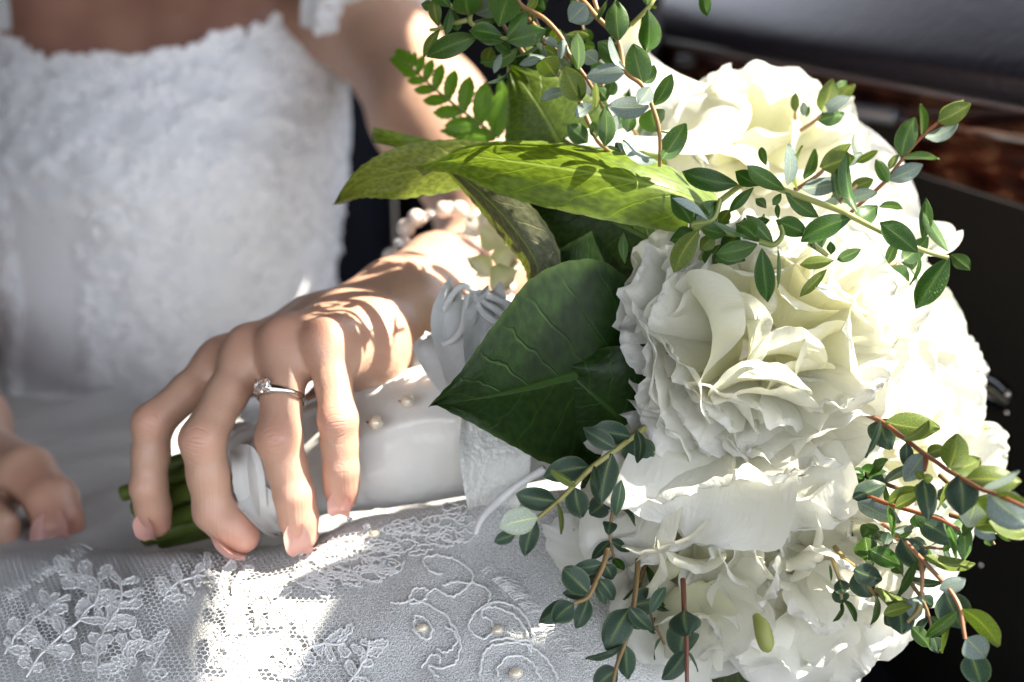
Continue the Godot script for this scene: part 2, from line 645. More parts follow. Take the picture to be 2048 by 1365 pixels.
func make_materials() -> void:
	noise.noise_type = FastNoiseLite.TYPE_SIMPLEX_SMOOTH
	noise.frequency = 0.03
	noise.seed = 11
	noise.fractal_octaves = 2
	mat("skin", lin(1, 1, 1), 0.40, {"vertex_color_use_as_albedo": true, "subsurf_scatter_enabled": true, "subsurf_scatter_strength": 0.12,
		"heightmap_enabled": true, "heightmap_texture": skin_image(), "heightmap_scale": 0.07, "texture_repeat": false})
	mat("nail", lin(0.62, 0.33, 0.28), 0.16, {"clearcoat_enabled": true, "clearcoat": 0.4, "subsurf_scatter_enabled": true, "subsurf_scatter_strength": 0.1})
	mat("nail_tip", lin(0.74, 0.60, 0.54), 0.2)
	var weave := noise_tex(FastNoiseLite.TYPE_SIMPLEX, 0.16, 256, 2)
	mat("skirt", lin(0.57, 0.575, 0.57), 0.42, {"rim_enabled": true, "rim": 0.3, "heightmap_enabled": true, "heightmap_texture": weave, "heightmap_scale": 0.05, "uv1_scale": Vector3.ONE * 30.0})
	var net := net_image()
	mat("tulle", lin(0.88, 0.885, 0.89), 0.7, {"vertex_color_use_as_albedo": true, "albedo_texture": net, "transparency": BaseMaterial3D.TRANSPARENCY_ALPHA, "uv1_scale": Vector3(470.0, 272.0, 1.0)})
	mat("cord", lin(0.78, 0.78, 0.77), 0.5)
	mat("lace_fill", lin(0.74, 0.74, 0.73), 0.8, {"heightmap_enabled": true, "heightmap_texture": weave, "heightmap_scale": 0.05, "uv1_triplanar": true, "uv1_scale": Vector3.ONE * 60.0})
	mat("bodice", lin(0.76, 0.78, 0.82), 0.6, {"heightmap_enabled": true, "heightmap_texture": lace_image(512, true), "heightmap_scale": 0.05, "uv1_scale": Vector3(6.0, 5.0, 1.0)})
	mat("bodice_satin", lin(0.70, 0.70, 0.72), 0.4)
	mat("applique", lin(0.90, 0.91, 0.95), 0.8, {"backlight_enabled": true, "backlight": lin(0.5, 0.5, 0.5).linear_to_srgb()})
	mat("satin", lin(0.72, 0.72, 0.69), 0.22, {"rim_enabled": true, "rim": 0.2, "heightmap_enabled": true, "heightmap_texture": noise_tex(FastNoiseLite.TYPE_SIMPLEX, 0.01, 256, 3), "heightmap_scale": 0.07, "uv1_scale": Vector3(2.0, 3.0, 1.0)})
	mat("satin_plain", lin(0.76, 0.76, 0.74), 0.25, {"rim_enabled": true, "rim": 0.2})
	mat("pearl", lin(0.74, 0.66, 0.52), 0.14, {"clearcoat_enabled": true, "clearcoat": 0.7, "metallic": 0.15})
	mat("pearl_pink", lin(0.80, 0.70, 0.63), 0.18, {"clearcoat_enabled": true, "clearcoat": 0.6})
	mat("silver", lin(0.62, 0.60, 0.57), 0.12, {"metallic": 1.0})
	mat("diamond", Color(1, 1, 1, 0.04), 0.0, {"refraction_enabled": true, "refraction_scale": 0.14, "transparency": BaseMaterial3D.TRANSPARENCY_ALPHA})
	mat("bead", Color(0.95, 0.97, 1.0, 0.1), 0.03, {"refraction_enabled": true, "refraction_scale": 0.05, "transparency": BaseMaterial3D.TRANSPARENCY_ALPHA})
	mat("sequin", lin(0.85, 0.86, 0.9), 0.1, {"metallic": 0.8})
	mat("stem_green", lin(0.085, 0.12, 0.02), 0.38)
	mat("twig", lin(1, 1, 1), 0.45, {"vertex_color_use_as_albedo": true})
	# petals and leaves: vertex colours carry the real base colours
	var ph := petal_image()
	mat("petal", lin(1, 1, 1), 0.5, {"vertex_color_use_as_albedo": true, "heightmap_enabled": true, "heightmap_texture": ph, "heightmap_scale": 0.035,
		"backlight_enabled": true, "backlight": lin(0.95, 0.95, 0.90).linear_to_srgb()})
	var vein := leaf_image(16, 0.16, 0.10)
	var vein_h := leaf_image(16, 0.16, 0.1, true)
	var big := leaf_image(8, 0.22, 0.06)
	var big_h := leaf_image(8, 0.22, 0.06, true)
	var l := {"vertex_color_use_as_albedo": true, "metallic_specular": 0.36, "backlight_enabled": true, "heightmap_enabled": true}
	for r in [["dark_leaf", 0.3, vein, vein_h, lin(0.22, 0.30, 0.04), 0.02], ["eucalyptus_leaf", 0.42, vein, vein_h, lin(0.32, 0.40, 0.08), 0.012],
		["pale_leaf", 0.4, vein, vein_h, lin(0.22, 0.26, 0.14), 0.012], ["large_leaf", 0.4, big, big_h, lin(0.50, 0.60, 0.05), 0.04]]:
		var o := l.duplicate()
		o.merge({"albedo_texture": r[2], "heightmap_texture": r[3], "heightmap_scale": r[5], "backlight": (r[4] as Color).linear_to_srgb()})
		mat(r[0], lin(1, 1, 1), r[1], o)
	# the car
	var hide := noise_tex(FastNoiseLite.TYPE_CELLULAR, 0.05, 256, 2)
	mat("leather", lin(0.018, 0.018, 0.028), 0.42, {"heightmap_enabled": true, "heightmap_texture": hide, "heightmap_scale": 0.06, "uv1_triplanar": true, "uv1_scale": Vector3.ONE * 9.0})
	mat("seat_leather", lin(0.006, 0.006, 0.009), 0.65, {"metallic_specular": 0.2, "heightmap_enabled": true, "heightmap_texture": hide, "heightmap_scale": 0.05, "uv1_triplanar": true, "uv1_scale": Vector3.ONE * 9.0})
	mat("seat_side", lin(0.010, 0.011, 0.017), 0.65, {"metallic_specular": 0.2})
	mat("door_skin", lin(0.014, 0.014, 0.013), 0.6, {"metallic_specular": 0.25})
	mat("trim", lin(0.42, 0.40, 0.44), 0.4, {"metallic": 0.4})
	mat("pull", lin(0.24, 0.27, 0.32), 0.35, {"metallic": 0.5, "clearcoat_enabled": true, "clearcoat": 0.8})
	mat("black_gloss", lin(0.006, 0.008, 0.008), 0.12, {"clearcoat_enabled": true, "clearcoat": 1.0, "clearcoat_roughness": 0.05})
	var ramp := [[0.0, Color(0.09, 0.03, 0.02)], [0.40, Color(0.20, 0.07, 0.04)], [0.55, Color(0.38, 0.18, 0.10)], [0.68, Color(0.55, 0.42, 0.32)], [1.0, Color(0.22, 0.09, 0.06)]]
	mat("wood", lin(0.75, 0.75, 0.75), 0.18, {"albedo_texture": noise_tex(FastNoiseLite.TYPE_SIMPLEX_SMOOTH, 0.012, 512, 4, ramp), "clearcoat_enabled": true, "clearcoat": 1.0, "clearcoat_roughness": 0.04,
		"uv1_triplanar": true, "uv1_scale": Vector3(6.0, 9.0, 2.2)})
	mat("shade_roof_lining", lin(0.10, 0.10, 0.10), 0.9)
	mat("carpet", lin(0.008, 0.008, 0.008), 1.0)
# ---------------------------------------------------------------- the car round her
const DOOR_C := 0.42
var door_along := (view * Vector3(-489.0 / F, 748.5 / F, -1.0)).normalized()
var door_up := (Vector3.UP - door_along * door_along.y).normalized()
var door_out := door_along.cross(door_up)

func door_point(c: float, h: float, s: float) -> Vector3:
	# c: distance to the right of the eye, h: height above the eye, s: distance along the door
	return eye + door_out * c + door_up * h + door_along * s

func on_door(x: float, y: float, c := DOOR_C) -> Vector3:
	# the point of the door panel at that place of the photograph, as (c, h, s)
	var dir := view * Vector3((x - 1024.0) / F, (682.5 - y) / F, -1.0)
	var t := c / dir.dot(door_out)
	return Vector3(c, dir.dot(door_up) * t, dir.dot(door_along) * t)

func extrude(profile: Array, s0: float, s1: float, steps := 12, wave := 0.0) -> ArrayMesh:
	var pts := []
	var n := (profile.size() - 1) * 6 + 1
	for i in n:
		var q := spline(profile, float(i) / (n - 1))
		pts.append(q)
	var v := PackedVector3Array()
	var uv := PackedVector2Array()
	for j in steps + 1:
		var s := lerpf(s0, s1, float(j) / steps)
		for i in n:
			var q: Vector3 = pts[i]
			v.append(door_point(q.x + wave * sin(s * 9.0 + q.y * 30.0), q.y, s))
			uv.append(Vector2(s, float(i) / n))
	return grid_mesh(v, n, steps + 1, uv)

func block(a: Vector3, b: Vector3, r: float) -> ArrayMesh:
	# rounded box between two corners
	var lo := a.min(b)
	var hi := a.max(b)
	var v := PackedVector3Array()
	var nrm := PackedVector3Array()
	var idx := PackedInt32Array()
	var c := (lo + hi) * 0.5
	var h := (hi - lo) * 0.5
	r = minf(r, minf(h.x, minf(h.y, h.z)))
	for ax in 3:
		for sg in [-1.0, 1.0]:
			var f := v.size()
			for j in 9:
				for i in 9:
					var p := Vector3.ZERO
					p[ax] = sg
					p[(ax + 1) % 3] = i / 4.0 - 1.0
					p[(ax + 2) % 3] = j / 4.0 - 1.0
					var inner := Vector3.ZERO
					for q in 3:
						inner[q] = signf(p[q]) * pow(absf(p[q]), 0.25) * h[q] if absf(p[q]) > 0.0 else 0.0
					var core := inner.clamp(-(h - Vector3.ONE * r), h - Vector3.ONE * r)
					var d := (inner - core)
					var n := d.normalized() if d.length() > 1e-7 else Vector3.ZERO
					if n == Vector3.ZERO:
						n[ax] = sg
					v.append(c + core + n * r)
					nrm.append(n)
			for j in 8:
				for i in 8:
					var q := f + j * 9 + i
					idx.append_array([q, q + 1, q + 9, q + 1, q + 10, q + 9] if sg < 0 else [q, q + 9, q + 1, q + 1, q + 9, q + 10])
	return raw_mesh(v, nrm, idx)

func build_car() -> void:
	var floor_ := obj("car_floor", block(Vector3(-1.6, 0.12, -1.7), Vector3(0.9, 0.16, 0.7), 0.01), mats.carpet)
	floor_.set_meta("kind", "structure")
	var car := thing("car", "car interior with a black leather and wood door panel and a dark rear seat", "car", Vector3(-0.2, 0.16, -0.6))
	var seat := section(car, "seat")
	obj("seat_cushion", block(Vector3(-1.3, 0.42, -1.25), Vector3(0.24, 0.70, -0.40), 0.05), mats.seat_leather, seat)
	obj("backrest", block(Vector3(-0.13, 0.5, -1.36), Vector3(0.16, 1.75, -1.16), 0.05), mats.seat_leather, seat)
	obj("backrest", block(Vector3(-1.5, 0.5, -1.30), Vector3(-0.135, 1.75, -1.10), 0.04), mats.seat_side, seat)
	obj("left_shade_panel", block(Vector3(-0.90, 0.15, -1.6), Vector3(-0.82, 1.48, 0.5), 0.03), mats.seat_leather, car)  # plain unseen panel, added to darken the left side
	var door := section(car, "door")
	obj("arm_pad", extrude([Vector3(0.68, 0.095, 0), Vector3(0.60, 0.062, 0), Vector3(0.53, 0.032, 0), Vector3(0.48, 0.007, 0), Vector3(0.445, -0.016, 0), Vector3(0.421, -0.035, 0), Vector3(0.408, -0.049, 0), Vector3(0.406, -0.058, 0), Vector3(0.415, -0.067, 0), Vector3(0.45, -0.0695, 0)], 0.2, 1.75, 40, 0.0008), mats.leather, door)
	obj("trim_strip", extrude([Vector3(0.424, -0.0685, 0), Vector3(0.4165, -0.0700, 0), Vector3(0.4160, -0.0725, 0), Vector3(0.424, -0.0745, 0)], 0.2, 1.75), mats.trim, door)
	obj("wood_panel", extrude([Vector3(0.426, -0.0725, 0), Vector3(0.421, -0.082, 0), Vector3(0.420, -0.095, 0), Vector3(0.420, -0.108, 0), Vector3(0.424, -0.124, 0), Vector3(0.434, -0.131, 0)], 0.2, 1.75, 30), mats.wood, door)
	obj("lower_panel", extrude([Vector3(0.430, -0.129, 0), Vector3(0.436, -0.20, 0), Vector3(0.438, -0.30, 0), Vector3(0.43, -0.45, 0), Vector3(0.43, -0.90, 0)], 0.2, 1.75), mats.door_skin, door)
	# pull handle in its recess
	var a := on_door(1590, 196)
	var b := on_door(1835, 232)
	var rec := []
	for q in [[a, 0.0, -0.002], [b, 0.0, -0.002]]:
		rec.append(q[0])
	var v := PackedVector3Array()
	for j in 7:
		for i in 13:
			var s := lerpf(a.z, b.z, i / 12.0)
			var hh := lerpf(a.y, b.y, i / 12.0)
			var t := j / 6.0
			v.append(door_point(0.4175 - 0.001 * sin(PI * t), hh - 0.042 * t, s))
	obj("handle_recess", grid_mesh(v, 13, 7), mats.door_skin, door)
	var bar := []
	for i in 7:
		var t := i / 6.0
		var q: Vector3 = a.lerp(b, t)
		bar.append(door_point(0.405 - 0.012 * sin(PI * t), q.y, q.z))
	obj("pull_handle", tube(bar, [0.0045, 0.0055, 0.006, 0.0055, 0.0065], 14, 9), mats.pull, door)
	var c := on_door(1822, 232)
	var d := on_door(2120, 262)
	var e := PackedVector3Array()
	for j in 9:
		for i in 13:
			var t := i / 12.0
			var u := j / 8.0
			var s := lerpf(c.z, d.z, t)
			var hh := lerpf(c.y + 0.007, d.y + 0.010, t) - 0.024 * u
			var bulge := pow(sin(PI * clampf(t * 0.94 + 0.03, 0, 1)), 0.4) * pow(sin(PI * u), 0.45)
			e.append(door_point(0.418 - 0.020 * bulge, hh, s))
	obj("handle_cap", grid_mesh(e, 13, 9), mats.wood, door)
	# the glossy lever low on the door
	obj("window_lever", tube([W(1870, 748, 0.62), W(1935, 766, 0.595), W(1985, 784, 0.585), W(2018, 806, 0.58)], [0.010, 0.0085, 0.0085, 0.006], 12, 10), mats.black_gloss, door)
	for q in [[2017, 790, 0.0016], [2015, 826, 0.0013], [1963, 1131, 0.0012]]:
		obj("highlight_ball", ball(W(q[0], q[1], 0.54), q[2], 5), mats.silver, door)  # silver balls stand in for small highlights on the dark door
	obj("lock_button", tube([W(1356, 126, 1.08), W(1392, 124, 1.07)], [0.006, 0.007, 0.006], 6, 8), mats.black_gloss, door)
	# the roof over the seat, unseen; its edge is cut to shape sun patches
	var poly := SHADE_ROOF_EDGE
	var st := SurfaceTool.new()
	st.begin(Mesh.PRIMITIVE_TRIANGLES)
	var pv := PackedVector2Array()
	for p in poly:
		pv.append(p)
	var tri := Geometry2D.triangulate_polygon(pv)
	for lvl in [0.0, 0.03]:
		for k in tri.size() / 3:
			for q in 3:
				var p2: Vector2 = pv[tri[k * 3 + (q if lvl == 0.0 else 2 - q)]]
				st.add_vertex(Vector3(p2.x, eye.y + SHADE_ROOF_H + lvl, p2.y))
	for k in pv.size():
		var p0: Vector2 = pv[k]
		var p1: Vector2 = pv[(k + 1) % pv.size()]
		var q0 := Vector3(p0.x, eye.y + SHADE_ROOF_H, p0.y)
		var q1 := Vector3(p1.x, eye.y + SHADE_ROOF_H, p1.y)
		var up := Vector3.UP * 0.03
		for p in [q0, q1, q1 + up, q0, q1 + up, q0 + up]:
			st.add_vertex(p)
	st.generate_normals()
	obj("shade_roof", st.commit(), mats.shade_roof_lining, car)
	obj("added_shade_bar", block(Vector3(0.449, eye.y + SHADE_ROOF_H - 0.01, -0.372), Vector3(0.488, eye.y + SHADE_ROOF_H + 0.03, 0.9), 0.008), mats.shade_roof_lining, car)  # unseen bar added to keep the sun off the right lap
	obj("added_shade_bar", block(Vector3(0.486, eye.y + SHADE_ROOF_H - 0.012, -0.325), Vector3(0.57, eye.y + SHADE_ROOF_H + 0.028, 0.9), 0.008), mats.shade_roof_lining, car)  # second unseen bar, added to widen that shade

const SHADE_ROOF_H := 0.45
var SHADE_ROOF_EDGE := [Vector2(-1.6, -1.7), Vector2(0.50, -1.7), Vector2(0.45, -0.905), Vector2(0.28, -0.895), Vector2(0.258, -0.88), Vector2(0.262, -0.855), Vector2(0.30, -0.78), Vector2(0.315, -0.70), Vector2(0.32, -0.60), Vector2(0.35, -0.50), Vector2(0.357, -0.44), Vector2(0.35, -0.405), Vector2(0.352, -0.39), Vector2(0.366, -0.375), Vector2(0.39, -0.355), Vector2(0.396, -0.33), Vector2(0.413, -0.301), Vector2(0.44, -0.25), Vector2(0.45, 0.9), Vector2(-1.6, 0.9)]  # outline drawn to set where sun and shade fall

func section(parent: Node3D, called: String) -> Node3D:
	var o := Node3D.new()
	o.name = numbered(called, parent)
	parent.add_child(o, true)
	o.global_transform = Transform3D()
	return o
# ---------------------------------------------------------------- the bride
# finger joints: knuckle, middle joint, end joint, tip; with the radii there
var fingers := {
	"index": [W(446, 722, 0.432), W(305, 846, 0.413), W(297, 975, 0.414), W(312, 1046, 0.420), 0.0088, 0.0073, 0.0066, 0.0057],
	"middle": [W(500, 700, 0.418), W(404, 880, 0.396), W(428, 1022, 0.400), W(484, 1074, 0.400), 0.0090, 0.0078, 0.0073, 0.0063],
	"ring": [W(570, 682, 0.408), W(557, 878, 0.391), W(588, 990, 0.393), W(603, 1070, 0.397), 0.0088, 0.0079, 0.0070, 0.0060],
	"little": [W(655, 684, 0.402), W(676, 842, 0.391), W(682, 938, 0.394), W(683, 998, 0.399), 0.0085, 0.0067, 0.0062, 0.0053],
}
var wrist_a := W(790, 588, 0.468)
var wrist_b := W(822, 636, 0.452)
var tint_spots := []

func skin_tint(p: Vector3) -> Color:
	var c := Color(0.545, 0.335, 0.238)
	# shade on the chest, painted into the skin colour
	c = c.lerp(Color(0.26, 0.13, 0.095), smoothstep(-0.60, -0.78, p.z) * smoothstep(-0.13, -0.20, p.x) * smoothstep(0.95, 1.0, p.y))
	c = c.lerp(Color(0.48, 0.275, 0.19), clampf(0.5 + 1.2 * noise.get_noise_3d(p.x * 700.0, p.y * 700.0, p.z * 700.0), 0.0, 1.0) * 0.35)
	for q in tint_spots:
		var d: float = p.distance_to(q[0]) / q[1]
		if d < 1.0:
			c = c.lerp(q[2], (1.0 - d) * (1.0 - d) * (1.0 + 2.0 * d) * q[3])
	return c

func build_bride() -> Node3D:
	var bride := thing("person", "bride in a white lace gown, holding the bouquet on her lap", "person", W(330, 900, 0.86))
	# left hand, fine grid
	var red := Color(0.56, 0.23, 0.17)
	var core := []
	var limbs := []
	var i := 0
	for f in ["index", "middle", "ring", "little"]:
		var q: Array = fingers[f]
		var w := wrist_a.lerp(wrist_b, i / 3.0)
		var bow: Vector3 = (w + q[0]) * 0.5 + view * Vector3(0.0, 0.0015, 0.002)
		core.append([w, bow, 0.0125, 0.0095])
		core.append([bow, q[0], 0.0095, q[4]])
		# flesh of the palm under the bones
		core.append([w + view * Vector3(0, -0.010, -0.016), (q[0] as Vector3) + view * Vector3(0.004, -0.008, -0.016), 0.011, 0.008])
		var m1: Vector3 = (q[0] as Vector3).lerp(q[1], 0.5) + view * Vector3(0, 0, -0.0006)
		var m2: Vector3 = (q[1] as Vector3).lerp(q[2], 0.5) + view * Vector3(0, 0, -0.0004)
		limbs.append([[q[0], m1, q[4] * 0.93, q[5] * 0.95], [m1, q[1], q[5] * 0.95, q[5] * 1.0], [q[1], m2, q[5] * 1.0, q[6] * 0.99], [m2, q[2], q[6] * 0.99, q[6]],
			[q[2], (q[2] as Vector3).lerp(q[3], 0.55), q[6] * 0.98, q[6] * 0.96], [(q[2] as Vector3).lerp(q[3], 0.55), q[3], q[6] * 0.96, q[7]]])
		tint_spots.append([q[0] + view * Vector3(0, 0.004, 0.006), 0.015, red, 0.26])
		tint_spots.append([q[1] + view * Vector3(0, 0.001, 0.007), 0.0115, red, 0.28])
		tint_spots.append([q[2] + view * Vector3(0, 0, 0.006), 0.009, red, 0.2])
		tint_spots.append([q[3], 0.017, Color(0.56, 0.23, 0.18), 0.6])
		i += 1
	# webs between the fingers
	var order := ["index", "middle", "ring", "little"]
	for k in 3:
		var a: Array = fingers[order[k]]
		var b: Array = fingers[order[k + 1]]
		core.append([(a[0] as Vector3).lerp(a[1], 0.22) + view * Vector3(0, 0, -0.006), (b[0] as Vector3).lerp(b[1], 0.22) + view * Vector3(0, 0, -0.006), 0.0055, 0.0055])
	# little-finger edge of the palm
	core.append([W(742, 705, 0.424), W(690, 712, 0.412), 0.013, 0.009])
	core.append([W(742, 705, 0.424), W(828, 646, 0.452), 0.013, 0.014])
	# wrist and forearm, up to under the bracelet
	var arm0 := W(812, 605, 0.462)
	var arm1 := W(905, 572, 0.515)
	var arm2 := W(958, 545, 0.57)
	core.append([wrist_a, W(880, 548, 0.520), 0.0150, 0.0185])
	core.append([wrist_b, W(890, 588, 0.508), 0.0150, 0.0180])
	core.append([W(880, 548, 0.520), arm2, 0.0185, 0.026])
	core.append([W(890, 588, 0.508), arm2, 0.0180, 0.026])
	# the wrist bone
	core.append([W(872, 598, 0.500), W(884, 590, 0.505), 0.0125, 0.0125])
	# thumb, under and behind the stems
	limbs.append([[W(770, 640, 0.475), W(680, 790, 0.480), 0.0145, 0.0110], [W(680, 790, 0.480), W(575, 880, 0.478), 0.0105, 0.0100], [W(575, 880, 0.478), W(492, 935, 0.474), 0.0098, 0.0070]])
	var hand := Soup.new()
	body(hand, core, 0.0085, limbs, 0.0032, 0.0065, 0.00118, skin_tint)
	# the rest of her, coarser: forearm, upper arm, shoulders, chest, the other arm
	var elbow := W(1012, 470, 0.715)
	var sho := W(742, 40, 0.905)
	var sho2 := W(-120, 40, 0.92)
	var neck := W(330, -110, 0.98)
	var chest := [
		[arm2 + (arm1 - arm2) * 0.35, elbow, 0.0245, 0.036], [elbow, elbow.lerp(sho, 0.5), 0.036, 0.0385], [elbow.lerp(sho, 0.5), sho, 0.0385, 0.044],
		[sho, W(560, -20, 0.968), 0.044, 0.052], [W(560, -20, 0.968), neck, 0.050, 0.050], [neck, neck + Vector3.UP * 0.1, 0.05, 0.05],
		[sho2, W(100, -20, 0.955), 0.044, 0.052], [W(100, -20, 0.955), neck, 0.050, 0.050],
		[W(190, 90, 0.962), W(470, 90, 0.962), 0.070, 0.070], [W(200, 300, 0.965), W(450, 300, 0.965), 0.080, 0.080], [W(220, 600, 0.97), W(440, 600, 0.97), 0.075, 0.075], [W(200, 850, 0.98), W(460, 850, 0.98), 0.085, 0.085],
		[W(180, 200, 0.955), W(470, 200, 0.955), 0.058, 0.058],
		[neck + Vector3.UP * 0.1, neck + Vector3(0, 0.20, 0.02), 0.052, 0.075], [neck + Vector3(0, 0.20, 0.02), neck + Vector3(0, 0.23, -0.01), 0.075, 0.082], [neck + Vector3(0, 0.13, 0.075), neck + Vector3(0, 0.17, 0.06), 0.022, 0.05],
		[neck + Vector3(0, 0.185, 0.108), neck + Vector3(0, 0.215, 0.095), 0.011, 0.007],
		[sho2, W(-190, 560, 0.93), 0.044, 0.036], [W(-190, 560, 0.93), W(-95, 860, 0.70), 0.036, 0.028], [W(-95, 860, 0.70), W(-40, 930, 0.60), 0.028, 0.022]]
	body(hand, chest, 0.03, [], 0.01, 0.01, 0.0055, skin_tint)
	# her right hand at the left edge, lying on the skirt
	var rt := [[W(-60, 900, 0.60), W(-25, 955, 0.545), 0.022, 0.018], [W(-25, 955, 0.545), W(-55, 1040, 0.51), 0.018, 0.016], [W(-80, 960, 0.57), W(-95, 1050, 0.51), 0.018, 0.016]]
	var rl := [
		[[W(-20, 925, 0.555), W(52, 945, 0.520), 0.0165, 0.0125], [W(52, 945, 0.520), W(103, 1002, 0.502), 0.0120, 0.0110], [W(103, 1002, 0.502), W(117, 1050, 0.497), 0.0108, 0.0105], [W(117, 1050, 0.497), W(116, 1088, 0.495), 0.0103, 0.0088]],
		[[W(-45, 1020, 0.50), W(-8, 1062, 0.485), 0.0100, 0.0092], [W(-8, 1062, 0.485), W(-6, 1118, 0.478), 0.0092, 0.0078]],
		[[W(-75, 1050, 0.49), W(-60, 1095, 0.47), 0.0098, 0.0088], [W(-60, 1095, 0.47), W(-62, 1150, 0.47), 0.0088, 0.0076]]]
	tint_spots.append([W(114, 1080, 0.49), 0.026, Color(0.56, 0.22, 0.17), 0.7])
	tint_spots.append([W(72, 972, 0.50), 0.02, red, 0.35])
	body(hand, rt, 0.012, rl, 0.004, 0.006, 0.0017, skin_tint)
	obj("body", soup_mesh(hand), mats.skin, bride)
	# fingernails: joint, tip, where the nail faces, half width
	for q in [
		[fingers.little[2], fingers.little[3], view * Vector3(0.0, -0.15, 1.0), 0.0046, 0.0051],
		[fingers.ring[2], fingers.ring[3], view * Vector3(0.05, -0.4, 0.9), 0.0054, 0.0059],
		[fingers.middle[2], fingers.middle[3], view * Vector3(-0.1, -1.0, 0.45), 0.0056, 0.0061],
		[fingers.index[2], fingers.index[3], view * Vector3(-0.30, -0.2, 0.9), 0.0052, 0.0056],
		[W(117, 1050, 0.497), W(116, 1084, 0.495), view * Vector3(0.1, 0.0, 1.0), 0.0092, 0.0094]]:
		var t: Vector3 = ((q[1] as Vector3) - q[0]).normalized()
		var n: Vector3 = q[2]
		n = (n - t * n.dot(t)).normalized()
		var side := t.cross(n)
		var r: float = q[4]
		var hw: float = q[3]
		var tip: Vector3 = q[1]
		var sp := [tip - t * r * 1.25 + n * r * 1.04, tip - t * r * 0.5 + n * r * 1.07, tip + t * r * 0.25 + n * r * 0.99, tip + t * r * 0.95 + n * r * 0.62]
		obj("fingernail", sheet(sp, [hw * 0.45, hw * 0.82, hw * 0.88, hw * 0.84, hw * 0.60], side, {"nu": 11, "nv": 14, "cup": -0.42}), mats.nail, bride)
	obj("hair", ball(neck + Vector3(0, 0.225, -0.03), 0.098, 12, Vector3(0.95, 1.05, 1.05)), mat("hair", lin(0.03, 0.018, 0.012), 0.5), bride)
	build_dress(bride)
	return bride

# the gown: bodice round the torso, skirt over the lap
func bodice_point(th: float, y: float, grow := 0.0) -> Vector3:
	# th: 0 faces us, positive to our right; y: height in the photograph at the torso
	var a := curve1([0.158, 0.160, 0.160, 0.153, 0.147, 0.147, 0.158], (y - 20.0) / 900.0)
	var b := curve1([0.088, 0.112, 0.132, 0.112, 0.098, 0.095, 0.105], (y - 20.0) / 900.0)
	var c := W(322, y, 0.965)
	return c + Vector3(sin(th) * (a + grow), 0, cos(th) * (b + grow))

func neckline(th: float) -> float:
	var pts := [[-1.7, -60.0], [-1.25, 30.0], [-0.95, 62.0], [-0.62, 92.0], [-0.42, 122.0], [0.0, 124.0], [0.3, 112.0], [0.48, 84.0], [0.60, 76.0], [0.76, 60.0], [0.84, 34.0], [0.90, -10.0], [0.98, -60.0], [1.7, -60.0]]
	for i in pts.size() - 1:
		if th <= pts[i + 1][0]:
			var t: float = (th - pts[i][0]) / (pts[i + 1][0] - pts[i][0])
			return lerpf(pts[i][1], pts[i + 1][1], clampf(smoothstep(0.0, 1.0, t), 0.0, 1.0))
	return -60.0

const LAP_X := [-150, 100, 300, 550, 760, 1000, 1250, 1500]
var lap := [
	[[800, 0.860], [880, 0.740], [930, 0.640], [1000, 0.550], [1090, 0.480], [1130, 0.438], [1195, 0.410], [1280, 0.385], [1380, 0.365], [1560, 0.335]],
	[[800, 0.860], [880, 0.740], [930, 0.630], [990, 0.540], [1085, 0.470], [1108, 0.433], [1170, 0.405], [1265, 0.380], [1380, 0.360], [1560, 0.330]],
	[[800, 0.860], [885, 0.730], [930, 0.620], [985, 0.530], [1110, 0.475], [1098, 0.424], [1160, 0.397], [1260, 0.375], [1370, 0.355], [1560, 0.325]],
	[[800, 0.860], [890, 0.720], [940, 0.610], [1000, 0.540], [1125, 0.470], [1092, 0.418], [1150, 0.393], [1250, 0.370], [1365, 0.352], [1560, 0.320]],
	[[800, 0.860], [890, 0.720], [940, 0.610], [1010, 0.540], [1095, 0.460], [1034, 0.410], [1110, 0.389], [1230, 0.367], [1360, 0.350], [1560, 0.320]],
	[[800, 0.860], [890, 0.720], [940, 0.610], [1010, 0.530], [1075, 0.455], [990, 0.406], [1085, 0.389], [1215, 0.369], [1350, 0.352], [1560, 0.325]],
	[[800, 0.860], [890, 0.720], [940, 0.610], [1010, 0.530], [1075, 0.455], [1005, 0.408], [1100, 0.395], [1230, 0.377], [1360, 0.362], [1560, 0.335]],
	[[960, 0.660], [1000, 0.600], [1060, 0.550], [1120, 0.500], [1180, 0.460], [1240, 0.438], [1300, 0.425], [1380, 0.405], [1480, 0.390], [1700, 0.365]]]

func lap_yd(x: float, v: float) -> Vector2:
	var f := clampf((x + 150.0) / 1650.0, 0.0, 1.0)
	# columns are unevenly spaced
	var i := 0
	while i < LAP_X.size() - 2 and x > LAP_X[i + 1]:
		i += 1
	f = (i + clampf((x - LAP_X[i]) / float(LAP_X[i + 1] - LAP_X[i]), 0.0, 1.0)) / (LAP_X.size() - 1)
	var ys := []
	var ds := []
	for c in lap:
		var yy := []
		var dd := []
		for q in c:
			yy.append(float(q[0]))
			dd.append(float(q[1]))
		ys.append(curve1(yy, v))
		ds.append(curve1(dd, v))
	return Vector2(curve1(ys, f), curve1(ds, f))

func lap_point(x: float, v: float) -> Vector3:
	var q := lap_yd(x, v)
	var p := W(x, q.y * 0.0 + q.x, q.y)
	# folds: long soft waves running down the lap, stronger behind the ridge
	var back := smoothstep(0.6, 0.2, v)
	p.y += (0.0022 + 0.010 * back) * noise.get_noise_2d(p.x * 500.0 + p.z * 260.0, p.z * 110.0)
	return p

func lap_at(x: float, y: float) -> Vector3:
	# where the front of the lap is seen at that place of the photograph
	var lo := 0.56
	var hi := 1.0
	for k in 14:
		var m := 0.5 * (lo + hi)
		if lap_yd(x, m).x < y:
			lo = m
		else:
			hi = m
	return lap_point(x, lo)

